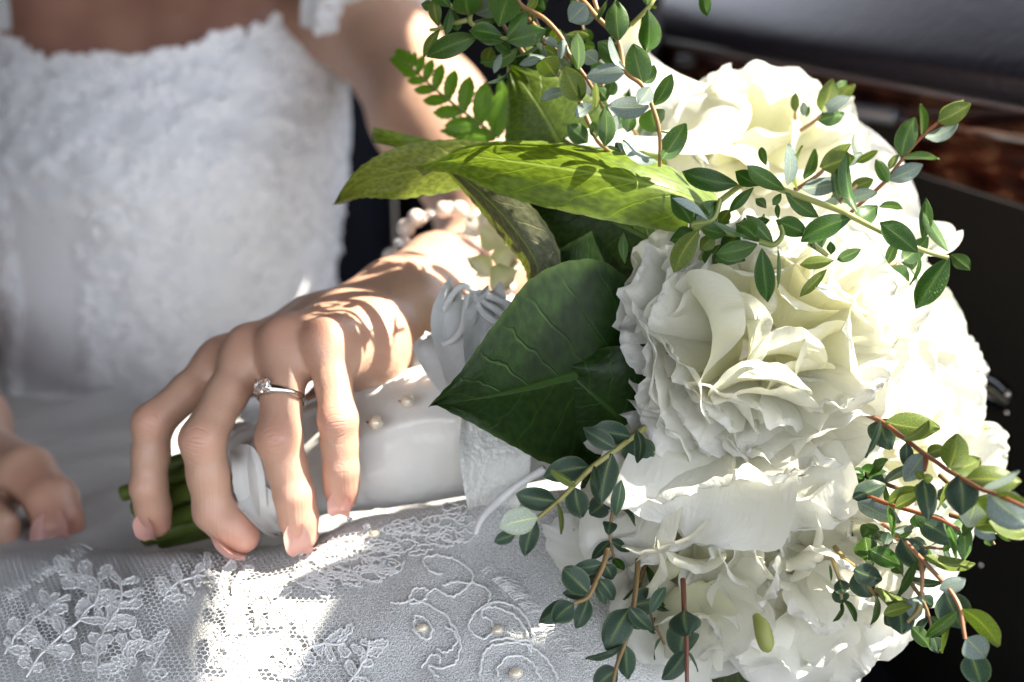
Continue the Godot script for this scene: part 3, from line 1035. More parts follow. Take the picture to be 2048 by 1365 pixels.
func build_dress(bride: Node3D) -> void:
	var v := PackedVector3Array()
	var uv := PackedVector2Array()
	var nu := 161
	var nv := 121
	for j in nv:
		for i in nu:
			var th := lerpf(-1.75, 1.75, i / float(nu - 1))
			var t := j / float(nv - 1)
			var y := lerpf(neckline(th) + 5.0 * noise.get_noise_1d(th * 420.0), 900.0, t)
			var n1 := noise.get_noise_3d(th * 130.0, y * 0.55, 3.0)
			var n2 := noise.get_noise_3d(th * 420.0, y * 1.9, 9.0)
			# lace lies thick over the bust and in a band down the front and sides, thin satin between
			var panel := clampf(smoothstep(0.16, 0.30, absf(th + 0.42 + 0.00022 * (y - 500.0))) + smoothstep(420.0, 300.0, y), 0.0, 1.0)
			v.append(bodice_point(th, y, (0.0035 + 0.004 * n1 + 0.0022 * n2) * panel))
			uv.append(Vector2(th / 3.5, t))
	obj("bodice", grid_mesh(v, nu, nv, uv), mats.bodice, bride)
	# lace petals standing off the cloth, thickest at the edges
	var leaf := sheet([Vector3.ZERO, Vector3(0, 0.35, 0.1), Vector3(0, 0.75, 0.16), Vector3(0, 1, 0.1)], [0.02, 0.26, 0.30, 0.02], Vector3.RIGHT, {"nu": 5, "nv": 6, "cup": 0.3})
	rng.seed = 21
	var xf := []
	var add_leaf := func(th: float, y: float, spin: float, s: float, lift: float, stand: float) -> void:
		var p := bodice_point(th, y, lift)
		var out := Vector3(sin(th), 0.0, cos(th) * 1.3).normalized()
		var right := Vector3.UP.cross(out).normalized()
		var dir := (right * sin(spin) + Vector3.UP * cos(spin) + out * stand).normalized()
		var zz := (out - dir * out.dot(dir)).normalized()
		xf.append(Transform3D(Basis(dir.cross(zz), dir, zz).scaled_local(Vector3.ONE * s), p))
	for k in 640:
		# sprays of leaves round a flower heart; thick over the bust, thinning downwards
		var th := rng.randf_range(-1.6, 1.5)
		var top := neckline(th)
		var y := lerpf(top + 4.0, 880.0, pow(rng.randf(), 1.5))
		if y > 300.0 and absf(th + 0.42 + 0.00022 * (y - 500.0)) < 0.24:
			continue
		if y > 520.0 and absf(th - 0.55) < 0.16:
			continue
		var n := rng.randi_range(5, 8)
		var s := rng.randf_range(0.0058, 0.0105)
		var turn := rng.randf() * TAU
		for q in n:
			var a := turn + TAU * q / n
			add_leaf.call(th + sin(a) * 0.012, y - cos(a) * 4.0, a, s * rng.randf_range(0.8, 1.15), rng.randf_range(0.001, 0.0025), rng.randf_range(0.02, 0.2))
	for k in 620:
		# the scalloped edges at the neckline and the side seam
		var th := rng.randf_range(-1.6, 1.45)
		if k < 430:
			add_leaf.call(th, neckline(th) + rng.randf_range(-5.0, 9.0), rng.randf_range(-0.7, 0.7), rng.randf_range(0.005, 0.0095), rng.randf_range(0.002, 0.005), 0.1)
		else:
			add_leaf.call(rng.randf_range(1.28, 1.62), rng.randf_range(50.0, 870.0), rng.randf_range(0.3, 2.6), rng.randf_range(0.005, 0.010), rng.randf_range(0.002, 0.004), 0.2)
	scatter("lace_applique", leaf, mats.applique, xf, bride)
	# crystals
	xf = []
	for q in [[-1.02, 205], [-0.53, 205], [-0.05, 203], [-0.72, 150], [-0.25, 165], [0.0, 168], [0.42, 178], [0.5, 185], [0.95, 95], [0.98, 200], [-0.13, 395], [-0.15, 640], [0.1, 635], [0.02, 610], [0.15, 640], [-0.2, 665], [0.85, 270], [0.7, 520], [-0.9, 560], [-0.6, 190], [0.3, 300]]:
		xf.append(Transform3D(Basis().scaled(Vector3.ONE * 0.0019), bodice_point(q[0], q[1], 0.010)))
	for k in 170:
		var th := rng.randf_range(-1.3, 1.2)
		xf.append(Transform3D(Basis().scaled(Vector3.ONE * 0.0013), bodice_point(th, neckline(th) + 12.0 + 620.0 * pow(rng.randf(), 2.0), 0.0085)))
	var gem := SphereMesh.new()
	gem.radius = 1.0
	gem.height = 2.0
	gem.radial_segments = 6
	gem.rings = 3
	scatter("crystal", gem, mats.sequin, xf, bride)
	# shoulder straps of lace over the shoulder
	for sg in [1.0, -1.0]:
		var strap := []
		if sg > 0:
			strap = [W(642, 62, 0.875), W(655, 0, 0.868), W(690, -60, 0.880), W(720, -110, 0.92)]
		else:
			strap = [W(-12, 62, 0.875), W(-25, 0, 0.868), W(-60, -60, 0.880), W(-90, -110, 0.92)]
		obj("shoulder_strap", sheet(strap, [0.016, 0.019, 0.021, 0.021], view * Vector3(1, -0.15, 0), {"nu": 13, "nv": 24, "cup": -0.25, "ruffle": 0.004, "freq": 5.0}), mats.bodice, bride)
	var cap := []
	for k in 260:
		var t := rng.randf()
		var p := spline([W(655, 50, 0.86), W(690, 0, 0.855), W(760, -8, 0.855), W(835, -6, 0.87)], t) + Vector3(rng.randf_range(-0.009, 0.009), rng.randf_range(-0.010, 0.012), rng.randf_range(-0.004, 0.006))
		var dir := Vector3(rng.randf_range(-1, 1), rng.randf_range(-1, 0.6), 0.2).normalized()
		var zz := (Vector3(0.2, 0.2, 1) - dir * dir.dot(Vector3(0.2, 0.2, 1))).normalized()
		cap.append(Transform3D(Basis(dir.cross(zz), dir, zz).scaled_local(Vector3.ONE * rng.randf_range(0.007, 0.013)), p))
	scatter("lace_sleeve", leaf, mats.applique, cap, bride)
	# skirt
	v = PackedVector3Array()
	uv = PackedVector2Array()
	nu = 111
	nv = 131
	for j in nv:
		for i in nu:
			v.append(lap_point(lerpf(-150.0, 1500.0, i / float(nu - 1)), j / float(nv - 1)))
			uv.append(Vector2(v[-1].x, v[-1].z))
	obj("skirt", grid_mesh(v, nu, nv, uv), mats.skirt, bride)
	var sheer := PackedColorArray()
	# tulle laid over the near lap, standing a little off the satin
	v = PackedVector3Array()
	uv = PackedVector2Array()
	nu = 91
	nv = 61
	for j in nv:
		for i in nu:
			var x := lerpf(-150.0, 1300.0, i / float(nu - 1))
			var t := lerpf(0.53, 1.0, j / float(nv - 1))
			var lift := 0.0010 + 0.0075 * smoothstep(760.0, 250.0, x) * (0.6 + 0.7 * noise.get_noise_2d(x * 0.35, t * 150.0)) * smoothstep(0.52, 0.62, t)
			v.append(lap_point(x, t) + Vector3(0, 0.8, 0.5) * lift)
			uv.append(Vector2(v[-1].x, v[-1].z - 0.6 * v[-1].y))
			# finer, thinner net towards the right of the lap
			sheer.append(Color(1, 1, 1, lerpf(1.0, 0.3, smoothstep(560.0, 800.0, x))))
	obj("tulle_overlay", grid_mesh(v, nu, nv, uv, sheer), mats.tulle, bride)
	build_lace(bride)

func scatter(called: String, m: Mesh, material: Material, xf: Array, parent: Node) -> void:
	var mm := MultiMesh.new()
	mm.transform_format = MultiMesh.TRANSFORM_3D
	mm.mesh = m
	mm.instance_count = xf.size()
	for k in xf.size():
		mm.set_instance_transform(k, xf[k])
	var o := MultiMeshInstance3D.new()
	o.name = numbered(called, parent)
	o.multimesh = mm
	o.material_override = material
	parent.add_child(o, true)
	o.global_transform = Transform3D()
	stuff(o)

func cord(s: Soup, flat: Array, r: float, lift := 0.0011) -> void:
	# a thread sewn to the lap, given as x, y pairs of the photograph
	var pts := []
	for k in flat.size() / 2:
		var p := Vector2(flat[2 * k], flat[2 * k + 1])
		pts.append(p)
	var path := []
	var n := pts.size()
	for k in n - 1:
		for q in 5:
			var t := (k + q / 5.0) / (n - 1)
			var b := spline2(pts, t)
			path.append(b)
	path.append(pts[-1])
	var three := []
	for k in path.size():
		var p: Vector2 = path[k]
		p += Vector2(noise.get_noise_2d(p.x * 5.0, p.y * 5.0), noise.get_noise_2d(p.y * 5.0, p.x * 5.0 + 40.0)) * 4.0
		three.append(lap_at(p.x, p.y) + Vector3(0, 0.8, 0.5) * (lift + 0.0075 * 0.6 * smoothstep(760.0, 250.0, p.x)))
	add_tube(s, three, [r], three.size() * 2, 5)

func spline2(pts: Array, t: float) -> Vector2:
	var three := []
	for p in pts:
		three.append(Vector3(p.x, p.y, 0))
	var q := spline(three, t)
	return Vector2(q.x, q.y)

func build_lace(bride: Node3D) -> void:
	var s := Soup.new()
	# scrolls at the right of the lap
	for c in [
		[780, 1205, 806, 1206, 830, 1200, 856, 1208, 884, 1222, 904, 1246, 918, 1280, 920, 1310, 908, 1332, 880, 1340, 858, 1330, 868, 1350, 880, 1360],
		[856, 1180, 842, 1176, 826, 1182, 818, 1196, 826, 1208, 846, 1200, 856, 1186, 872, 1176, 896, 1190, 918, 1186, 936, 1170, 946, 1150, 930, 1130, 904, 1116, 870, 1112, 846, 1120, 858, 1140, 884, 1148],
		[884, 1170, 908, 1162, 940, 1166, 966, 1176, 980, 1192, 976, 1212, 958, 1224, 944, 1236, 938, 1256, 948, 1276, 968, 1284, 986, 1270, 980, 1246, 962, 1236, 968, 1224, 990, 1222, 1018, 1232, 1040, 1250, 1056, 1280, 1062, 1310, 1050, 1290],
		[962, 1224, 990, 1210, 1020, 1216, 1046, 1234, 1062, 1262, 1066, 1284, 1040, 1288, 1010, 1284, 980, 1290],
		[960, 1362, 962, 1330, 974, 1306, 996, 1296, 1030, 1292, 1062, 1300, 1090, 1322, 1108, 1350, 1116, 1364],
		[994, 1362, 998, 1338, 1016, 1322, 1044, 1320, 1066, 1334, 1080, 1360],
		[834, 1262, 826, 1240, 838, 1230, 856, 1240, 864, 1258, 856, 1276, 838, 1270, 826, 1256],
		[890, 1252, 906, 1262, 914, 1282, 904, 1300, 888, 1306, 874, 1296],
		[844, 1334, 862, 1310, 876, 1312, 880, 1330],
		[590, 1168, 606, 1166, 618, 1162, 640, 1172, 656, 1188, 660, 1198, 644, 1196, 630, 1186, 612, 1184, 596, 1176],
		[560, 1176, 578, 1172, 596, 1176, 590, 1168, 604, 1154]]:
		cord(s, c, 0.00042)
	# net-edge band along the top of the lap: small scalloped loops
	rng.seed = 8
	for k in 74:
		var x := rng.randf_range(610.0, 940.0)
		var y := lerpf(1150.0, 1052.0, smoothstep(600.0, 960.0, x) * 0.9) + rng.randf_range(-38.0, 34.0) - (14.0 if x > 780 else 0.0)
		var w := rng.randf_range(12.0, 36.0)
		var h := rng.randf_range(5.0, 13.0)
		var a := rng.randf_range(-0.35, 0.35)
		var c := []
		var n := 9
		for q in n:
			var ph := TAU * q / (n - 1) * rng.randf_range(0.86, 1.0) + rng.randf() * 0.2
			var e := Vector2(cos(ph) * w, sin(ph) * h).rotated(a)
			c.append(x + e.x)
			c.append(y + e.y)
		cord(s, c, 0.0003)
	obj("lace_cording", soup_mesh(s), mats.cord, bride)
	# leafy sprays joined along stems: at the left of the lap and through the sunlit middle
	s = Soup.new()
	var fill := Soup.new()
	var sprays := [
		[[60, 1365, 110, 1300, 170, 1250, 205, 1200, 190, 1165, 130, 1160], 26, 15, 9],
		[[205, 1365, 200, 1310, 222, 1265, 250, 1215, 245, 1170], 24, 13, 8],
		[[300, 1365, 320, 1325, 300, 1290, 262, 1300, 250, 1340], 20, 11, 6],
		[[20, 1320, 50, 1270, 95, 1235, 130, 1205], 20, 11, 6],
		[[330, 1215, 350, 1185, 390, 1165, 440, 1158, 490, 1172], 20, 10, 7],
		[[420, 1340, 450, 1290, 500, 1250, 560, 1235, 610, 1250], 24, 12, 8],
		[[560, 1365, 590, 1320, 640, 1290, 690, 1285], 22, 11, 6],
		[[430, 1230, 470, 1205, 520, 1200, 570, 1210], 20, 9, 6],
		[[700, 1365, 730, 1320, 740, 1280], 18, 9, 4]]
	for sp in sprays:
		cord(s, sp[0], 0.00050)
		var path := []
		for e in sp[0].size() / 2:
			path.append(Vector2(sp[0][2 * e], sp[0][2 * e + 1]))
		for k in sp[3]:
			var t: float = (k + 0.5) / float(sp[3])
			var b := spline2(path, t)
			var along := (spline2(path, minf(1.0, t + 0.03)) - spline2(path, maxf(0.0, t - 0.03))).normalized()
			for sg in [-1.0, 1.0]:
				var out: Vector2 = (Vector2(-along.y, along.x) * sg * 0.85 + along * 0.55).normalized().rotated(rng.randf_range(-0.6, 0.6))
				var ln: float = sp[1] * rng.randf_range(0.8, 2.2)
				var wd: float = sp[2] * rng.randf_range(0.5, 1.2)
				var side := Vector2(-out.y, out.x)
				var c := []
				var ring := []
				for e in 13:
					var ph := e / 12.0
					var u := sin(PI * ph)
					var lobes := 1.0 + 0.16 * sin(ph * TAU * (2.0 + (k % 3)) + k)
					var q: Vector2 = b + out * ln * (0.5 - 0.5 * cos(TAU * ph)) * 1.0 + side * wd * sin(TAU * ph) * lobes * (0.4 + 0.6 * u)
					c.append(q.x)
					c.append(q.y)
					ring.append(q)
				cord(s, c, rng.randf_range(0.00030, 0.00042))
				cord(s, [b.x, b.y, b.x + out.x * ln * 0.4 + side.x * 2.0, b.y + out.y * ln * 0.4 + side.y * 2.0, b.x + out.x * ln * 0.8, b.y + out.y * ln * 0.8], 0.00022)
				var mid: Vector2 = b + out * ln * 0.5
				var first := fill.v.size()
				for lvl in [0.0, 1.0]:
					for q in ring:
						var p: Vector2 = mid.lerp(q, lvl * 0.95)
						fill.v.append(lap_at(p.x, p.y) + Vector3(0, 0.8, 0.5) * (0.0008 + 0.0075 * 0.6 * smoothstep(760.0, 250.0, p.x)))
						fill.n.append(Vector3(0, 0.8, 0.6))
						fill.uv.append(p * 0.01)
						fill.col.append(Color.WHITE)
				for e in 12:
					fill.idx.append_array([first + e, first + e + 1, first + 13 + e, first + e + 1, first + 14 + e, first + 13 + e])
	obj("lace_cording", soup_mesh(s), mats.cord, bride)
	obj("lace_motifs", soup_mesh(fill), mats.lace_fill, bride)
	# eyelash fringe
	s = Soup.new()
	for k in 120:
		var t := rng.randf()
		var p0 := Vector2(lerpf(20, 190, t), lerpf(1215, 1108, t))
		if k > 60:
			t = rng.randf()
			p0 = Vector2(lerpf(960, 1140, t), lerpf(1150, 1330, t))
		var d := Vector2(rng.randf_range(-34, -14), rng.randf_range(-22, 10)) if k <= 60 else Vector2(rng.randf_range(20, 44), rng.randf_range(-14, -2))
		var a := lap_at(p0.x, p0.y) + Vector3(0, 0.003, 0.001)
		var b := lap_at(p0.x + d.x, p0.y + d.y) + Vector3(0, 0.004 if k <= 60 else 0.0018, 0.001)
		add_tube(s, [a, (a + b) * 0.5 + Vector3(0, 0.001, 0), b], [0.00022, 0.00016, 0.00006], 3, 4, Color.WHITE, false)
	var fr := obj("lace_fringe", soup_mesh(s), mats.cord, bride)
	stuff(fr)
	# beads sewn on
	for q in [[750, 1074, 0.0021], [735, 1062, 0.0016], [742, 1084, 0.0014], [762, 1066, 0.0013], [780, 1058, 0.0011], [820, 1046, 0.0013], [828, 1062, 0.0010], [845, 1256, 0.0021], [996, 1270, 0.0021], [1032, 1356, 0.0025], [210, 1338, 0.0014], [150, 1102, 0.0012], [768, 1128, 0.0016], [700, 1052, 0.0012]]:
		obj("bead", ball(lap_at(q[0], q[1]) + Vector3(0, 0.8, 0.5) * 0.0022, q[2], 5, Vector3(1, 0.6, 1)), mats.bead if q[2] < 0.0020 else mats.pearl, bride)

# ---------------------------------------------------------------- jewellery
func build_jewels() -> void:
	var q: Array = fingers.ring
	var c: Vector3 = (q[0] as Vector3).lerp(q[1], 0.60)
	var ax: Vector3 = ((q[1] as Vector3) - q[0]).normalized()
	ax = (ax + view * Vector3(-0.10, 0.0, 0.0)).normalized()
	var r := 0.00865
	var ring := thing("ring", "silver engagement ring with a square diamond on the bride's finger", "ring", c)
	var out := view * Vector3(-0.45, 0.30, 0.85)
	out = (out - ax * out.dot(ax)).normalized()
	var sd := ax.cross(out)
	var v := PackedVector3Array()
	var seg := 64
	for j in seg + 1:
		var a := TAU * j / seg
		var rad := out * cos(a) + sd * sin(a)
		var wide := 0.0011 + 0.0009 * pow(maxf(0.0, cos(a)), 6.0)
		var thick := 0.0008 + 0.0009 * pow(maxf(0.0, cos(a)), 10.0)
		for i in 9:
			var b := TAU * i / 8.0
			v.append(c + rad * (r + thick * cos(b)) + ax * wide * sin(b))
	obj("band", grid_mesh(v, 9, seg + 1), mats.silver, ring)
	var top := c + out * (r + 0.0026)
	# square stone: table, girdle, pavilion
	var g := SurfaceTool.new()
	g.begin(Mesh.PRIMITIVE_TRIANGLES)
	var lv := [[0.0019, 0.0017], [0.0029, 0.0007], [0.0029, 0.0004], [0.0003, -0.0022]]
	var e := 8
	for k in 3:
		for i in e:
			var pp := []
			for z in [[k, i], [k, i + 1], [k + 1, i + 1], [k + 1, i]]:
				var a: float = TAU * (z[1] + 0.5) / e
				var sq := Vector2(cos(a), sin(a))
				sq /= maxf(absf(sq.x), absf(sq.y)) * 0.75 + 0.25
				pp.append(top + (ax * sq.x + sd * sq.y) * float(lv[z[0]][0]) + out * float(lv[z[0]][1]))
			for z in [0, 1, 2, 0, 2, 3]:
				g.add_vertex(pp[z])
	for i in e:
		for z in [-1, i, i + 1]:
			if z < 0:
				g.add_vertex(top + out * 0.0017)
			else:
				var a: float = TAU * (z + 0.5) / e
				var sq := Vector2(cos(a), sin(a))
				sq /= maxf(absf(sq.x), absf(sq.y)) * 0.75 + 0.25
				g.add_vertex(top + (ax * sq.x + sd * sq.y) * 0.0019 + out * 0.0017)
	g.generate_normals()
	obj("diamond", g.commit(), mats.diamond, ring)
	for a in [[1, 1], [1, -1], [-1, 1], [-1, -1]]:
		var b: Vector3 = ax * a[0] + sd * a[1]
		obj("prong", tube([c + out * (r + 0.0003) + b * 0.0007, top + b * 0.0022 - out * 0.0006, top + b * 0.0022 + out * 0.0014], [0.0005, 0.0005, 0.0004], 6, 6), mats.silver, ring)
	# pearl bracelet round the wrist
	var bc := W(893, 560, 0.522)
	var arm_dir := (W(958, 545, 0.57) - W(840, 600, 0.47)).normalized()
	var br := thing("bracelet", "bracelet of pale pearls and crystal beads round the bride's wrist", "bracelet", bc)
	var up := view * Vector3(0.1, 1, 0.1)
	up = (up - arm_dir * up.dot(arm_dir)).normalized()
	var rt := arm_dir.cross(up)
	rng.seed = 3
	for k in 26:
		var a := TAU * k / 26.0
		var rad := Vector2(0.0265, 0.031)
		var big := (k % 3) != 2
		var pr := rng.randf_range(0.0038, 0.0050) if big else 0.0024
		var p := bc + rt * cos(a) * (rad.x + pr * 0.6) + up * sin(a) * (rad.y + pr * 0.6) + arm_dir * rng.randf_range(-0.003, 0.003)
		obj("pearl" if big else "crystal_bead", ball(p, pr, 8), mats.pearl_pink if big else mats.bead, br)
		if k % 2:
			obj("pearl", ball(p + arm_dir * 0.0068 + rt * 0.001, rng.randf_range(0.0026, 0.0036), 6), mats.pearl_pink, br)
# ---------------------------------------------------------------- the bouquet
var bouquet: Node3D
var petals := {}

func petal_kind(kind: String, i: int) -> ArrayMesh:
	# unit-length petals: base at the origin, growing along +Y, inner face towards +Z
	var key := kind + str(i)
	if petals.has(key):
		return petals[key]
	var r := RandomNumberGenerator.new()
	r.seed = hash(key)
	var cream := Color(0.82, 0.805, 0.66)
	var white := Color(0.85, 0.85, 0.825)
	var m: ArrayMesh
	match kind:
		"guard":
			var c := r.randf_range(-0.12, 0.04)
			m = sheet([Vector3.ZERO, Vector3(0, 0.30, -0.08), Vector3(0, 0.62, -0.10), Vector3(0, 0.84, -0.09 + 0.4 * c), Vector3(0, 1.0, -0.06 + c)], [0.16, 0.42, 0.60, 0.62, 0.58], Vector3.RIGHT,
				{"nu": 21, "nv": 20, "cup": 0.30, "cup_tip": 0.05, "ruffle": 0.055, "freq": 1.0, "dome": 0.60, "jag": 0.03, "rounded": 0.0, "seed": r.randf() * 9.0, "c0": cream.lerp(white, 0.4), "c1": white})
		"mid":
			var c := r.randf_range(-0.08, 0.09)
			m = sheet([Vector3.ZERO, Vector3(0, 0.26, -0.14), Vector3(0, 0.56, -0.20), Vector3(0, 0.82, -0.15 + 0.4 * c), Vector3(0, 1.0, -0.03 + c)], [0.14, 0.38, 0.54, 0.56, 0.52], Vector3.RIGHT,
				{"nu": 19, "nv": 20, "cup": 0.34, "cup_tip": 0.18, "ruffle": 0.06, "freq": 1.05, "dome": 0.60, "jag": 0.03, "rounded": 0.0, "seed": r.randf() * 9.0, "c0": cream, "c1": white.lerp(cream, 0.12), "twist": r.randf_range(-0.2, 0.2)})
		"frill":
			var c := r.randf_range(-0.20, 0.04)
			m = sheet([Vector3.ZERO, Vector3(0, 0.30, -0.06), Vector3(0, 0.62, -0.08), Vector3(0, 0.84, -0.07 + 0.42 * c), Vector3(0, 1.0, -0.04 + c)], [0.08, 0.19, 0.32, 0.36, 0.34], Vector3.RIGHT,
				{"nu": 19, "nv": 20, "cup": 0.30, "cup_tip": 0.05, "ruffle": 0.085, "freq": 1.25, "dome": 0.62, "jag": 0.035, "rounded": 0.0, "seed": r.randf() * 9.0, "c0": cream.lerp(white, 0.3), "c1": white, "twist": r.randf_range(-0.35, 0.35)})
		_:
			var c := r.randf_range(-0.02, 0.14)
			m = sheet([Vector3.ZERO, Vector3(0, 0.26, -0.16), Vector3(0, 0.54, -0.23), Vector3(0, 0.80, -0.16 + 0.4 * c), Vector3(0, 0.98, 0.0 + c)], [0.20, 0.42, 0.54, 0.54, 0.48], Vector3.RIGHT,
				{"nu": 19, "nv": 20, "cup": 0.40, "cup_tip": 0.25, "ruffle": 0.06, "freq": 1.0, "dome": 0.60, "jag": 0.03, "rounded": 0.0, "seed": r.randf() * 9.0, "c0": cream.lerp(Color(0.74, 0.76, 0.36), 0.35), "c1": cream.lerp(white, 0.45)})
	petals[key] = m
	return m

func flower_part(called: String, label: String) -> Node3D:
	var o := Node3D.new()
	o.name = numbered(called, bouquet)
	bouquet.add_child(o, true)
	o.global_transform = Transform3D()
	if label != "":
		o.set_meta("label", label)
	return o

# rings: [kind, count, base radius, base height, tilt from, tilt to, length, size jitter, first angle, angle span]
func peony(label: String, c: Vector3, axis: Vector3, rings: Array, seed_: int, squash := 0.0, into: Node3D = null) -> Node3D:
	var f := into if into else flower_part("peony", label)
	var r := RandomNumberGenerator.new()
	r.seed = seed_
	axis = axis.normalized()
	var x := axis.cross(view * Vector3(0, 1, 0.2)).normalized()
	var y := x.cross(axis).normalized() * -1.0
	y = axis.cross(x)
	for q in rings:
		var n: int = q[1]
		var a0: float = q[8] if q.size() > 8 else r.randf() * TAU
		var span: float = q[9] if q.size() > 9 else TAU
		for k in n:
			var a := a0 + span * (k + r.randf_range(-0.35, 0.35)) / n
			var rad := x * cos(a) + y * sin(a)
			var tilt := deg_to_rad(lerpf(q[4], q[5], r.randf()))
			var dir := axis * cos(tilt) + rad * sin(tilt)
			var face := axis * sin(tilt) - rad * cos(tilt)
			var basis_ := Basis(dir.cross(face), dir, face)
			var loose := 0.55 if q[0] == "core" else 0.32
			basis_ = Basis(dir, r.randf_range(-loose, loose)) * basis_
			var s: float = q[6] * (1.0 + q[7] * r.randf_range(-1.0, 1.0)) * (1.0 - squash * absf(sin(a)))
			basis_ = basis_.scaled_local(Vector3(s * r.randf_range(0.88, 1.15), s, s))
			var at: Vector3 = c + rad * float(q[2]) * r.randf_range(0.8, 1.1) * (1.0 - squash * absf(sin(a))) + axis * float(q[3])
			put("petal", petal_kind(q[0], r.randi() % 7), mats.petal, Transform3D(basis_, at), f)
	return f

# a single large petal or leaf laid along measured points [x, y, d], half widths in mm
func laid(called: String, parent: Node, pts: Array, half_mm: Array, roll: float, material: Material, o := {}) -> MeshInstance3D:
	var sp := []
	var shift := 0.0 if material == mats.satin or material == mats.satin_plain or material == mats.lace_fill else 0.013
	for p in pts:
		sp.append(W(p[0], p[1], p[2] - shift))
	var n := sp.size()
	var mid: Vector3 = sp[n / 2]
	var t: Vector3 = ((sp[n - 1] as Vector3) - sp[0]).normalized()
	var s := t.cross(to_eye(mid)).normalized().rotated(t, deg_to_rad(roll))
	var h := []
	for q in half_mm:
		h.append(q * 0.001)
	return obj(called, sheet(sp, h, s, o), material, parent)

var leaf_looks := {
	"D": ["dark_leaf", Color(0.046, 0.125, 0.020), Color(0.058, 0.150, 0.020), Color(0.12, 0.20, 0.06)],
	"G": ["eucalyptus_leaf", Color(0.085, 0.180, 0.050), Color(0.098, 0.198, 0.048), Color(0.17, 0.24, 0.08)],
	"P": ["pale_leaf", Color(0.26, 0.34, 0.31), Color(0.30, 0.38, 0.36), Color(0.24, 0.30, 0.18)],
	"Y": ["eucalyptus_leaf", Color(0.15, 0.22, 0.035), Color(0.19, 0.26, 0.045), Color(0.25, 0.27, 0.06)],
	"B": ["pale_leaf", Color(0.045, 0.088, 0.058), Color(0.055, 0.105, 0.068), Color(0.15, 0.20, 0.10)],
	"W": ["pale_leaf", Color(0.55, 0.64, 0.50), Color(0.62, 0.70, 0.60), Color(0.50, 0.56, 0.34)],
}

# stems: lists of [x, y, d]; leaves: [look, base x, base y, tip x, tip y, seen width, depth of base, (tip depth change mm)]
func sprig(called: String, label: String, stems: Array, stem_color: Color, stem_r: float, d: float, leaves: Array, seed_: int) -> Node3D:
	var f := flower_part(called, label)
	var r := RandomNumberGenerator.new()
	r.seed = seed_
	for st in stems:
		var pts := []
		for p in st:
			pts.append(WB(p[0], p[1], p[2]))
		var s := Soup.new()
		add_tube(s, pts, [stem_r * 1.15, stem_r, stem_r * 0.75], pts.size() * 5, 7, stem_color)
		obj("stem", soup_mesh(s), mats.twig, f)
	for q in leaves:
		var look: Array = leaf_looks[q[0]]
		var bd: float = d - 0.013 + (q[6] * 0.001 if q.size() > 6 else 0.0)
		var a := Vector2(q[1], q[2])
		var b := Vector2(q[3], q[4])
		var len_px := a.distance_to(b)
		var w_px: float = q[5] * r.randf_range(1.0, 1.26)
		var ruscus: bool = called != "eucalyptus_sprig"
		var true_w := maxf(w_px, len_px * (0.30 if ruscus else 0.46))
		var true_l := maxf(len_px, w_px * (1.9 if ruscus else 1.25))
		var side := 1.0 if r.randf() > 0.5 else -1.0
		var dz: float = q[7] * 0.001 if q.size() > 7 else -side * sqrt(maxf(0.0, true_l * true_l - len_px * len_px)) / F * bd * 0.8 + r.randf_range(-0.003, 0.003)
		var roll := acos(clampf(w_px / true_w, 0.05, 1.0)) * side
		var p0 := W(a.x, a.y, bd)
		var p3 := W(b.x, b.y, bd + dz)
		var t := (p3 - p0).normalized()
		var s0 := t.cross(to_eye(p0)).normalized().rotated(t, roll)
		var nrm := t.cross(s0)
		var sag := p0.distance_to(p3) * r.randf_range(-0.10, 0.13)
		var lean := s0 * p0.distance_to(p3) * r.randf_range(-0.05, 0.05)
		var sp := [p0, p0.lerp(p3, 0.33) + nrm * sag + lean, p0.lerp(p3, 0.68) + nrm * sag * 0.9 + lean, p3]
		var h := true_w / F * bd * 0.5
		var shape := [0.06, 0.62, 0.96, 1.0, 0.74, 0.04] if ruscus else [0.08, 0.80, 1.02, 0.96, 0.70, 0.10]
		if ruscus and r.randf() > 0.5:
			shape = [0.05, 0.55, 0.92, 0.98, 0.62, 0.02]
		var hs := []
		for z in shape:
			hs.append(z * h)
		var jit := r.randf_range(0.85, 1.18)
		var c0: Color = look[1] * jit
		var c1: Color = look[2] * jit
		if q[0] == "D" and r.randf() > 0.6:
			c0 = c0.lerp(Color(0.11, 0.19, 0.03), 0.5)
		var m := sheet(sp, hs, s0, {"nu": 9, "nv": 13, "cup": r.randf_range(0.02, 0.22) * (1.0 if r.randf() > 0.3 else -1.0), "crease": r.randf_range(0.04, 0.16), "ruffle": h * 0.10, "freq": 1.4, "seed": r.randf() * 40.0,
			"twist": r.randf_range(-0.35, 0.35), "c0": c0, "c1": c1, "rim": Color(look[3].r, look[3].g, look[3].b, 0.75), "mid": Color(look[3].r * 1.4, look[3].g * 1.4, look[3].b * 1.2, 0.8)})
		obj("leaf", m, mats[look[0]], f)
	return f

func build_bouquet() -> void:
	bouquet = thing("bouquet", "bridal bouquet of white peonies, calla lilies and trailing greenery wrapped in satin", "bouquet", W(720, 900, 0.43))
	build_handle()
	build_flowers()
	build_big_leaves()
	build_sprigs()

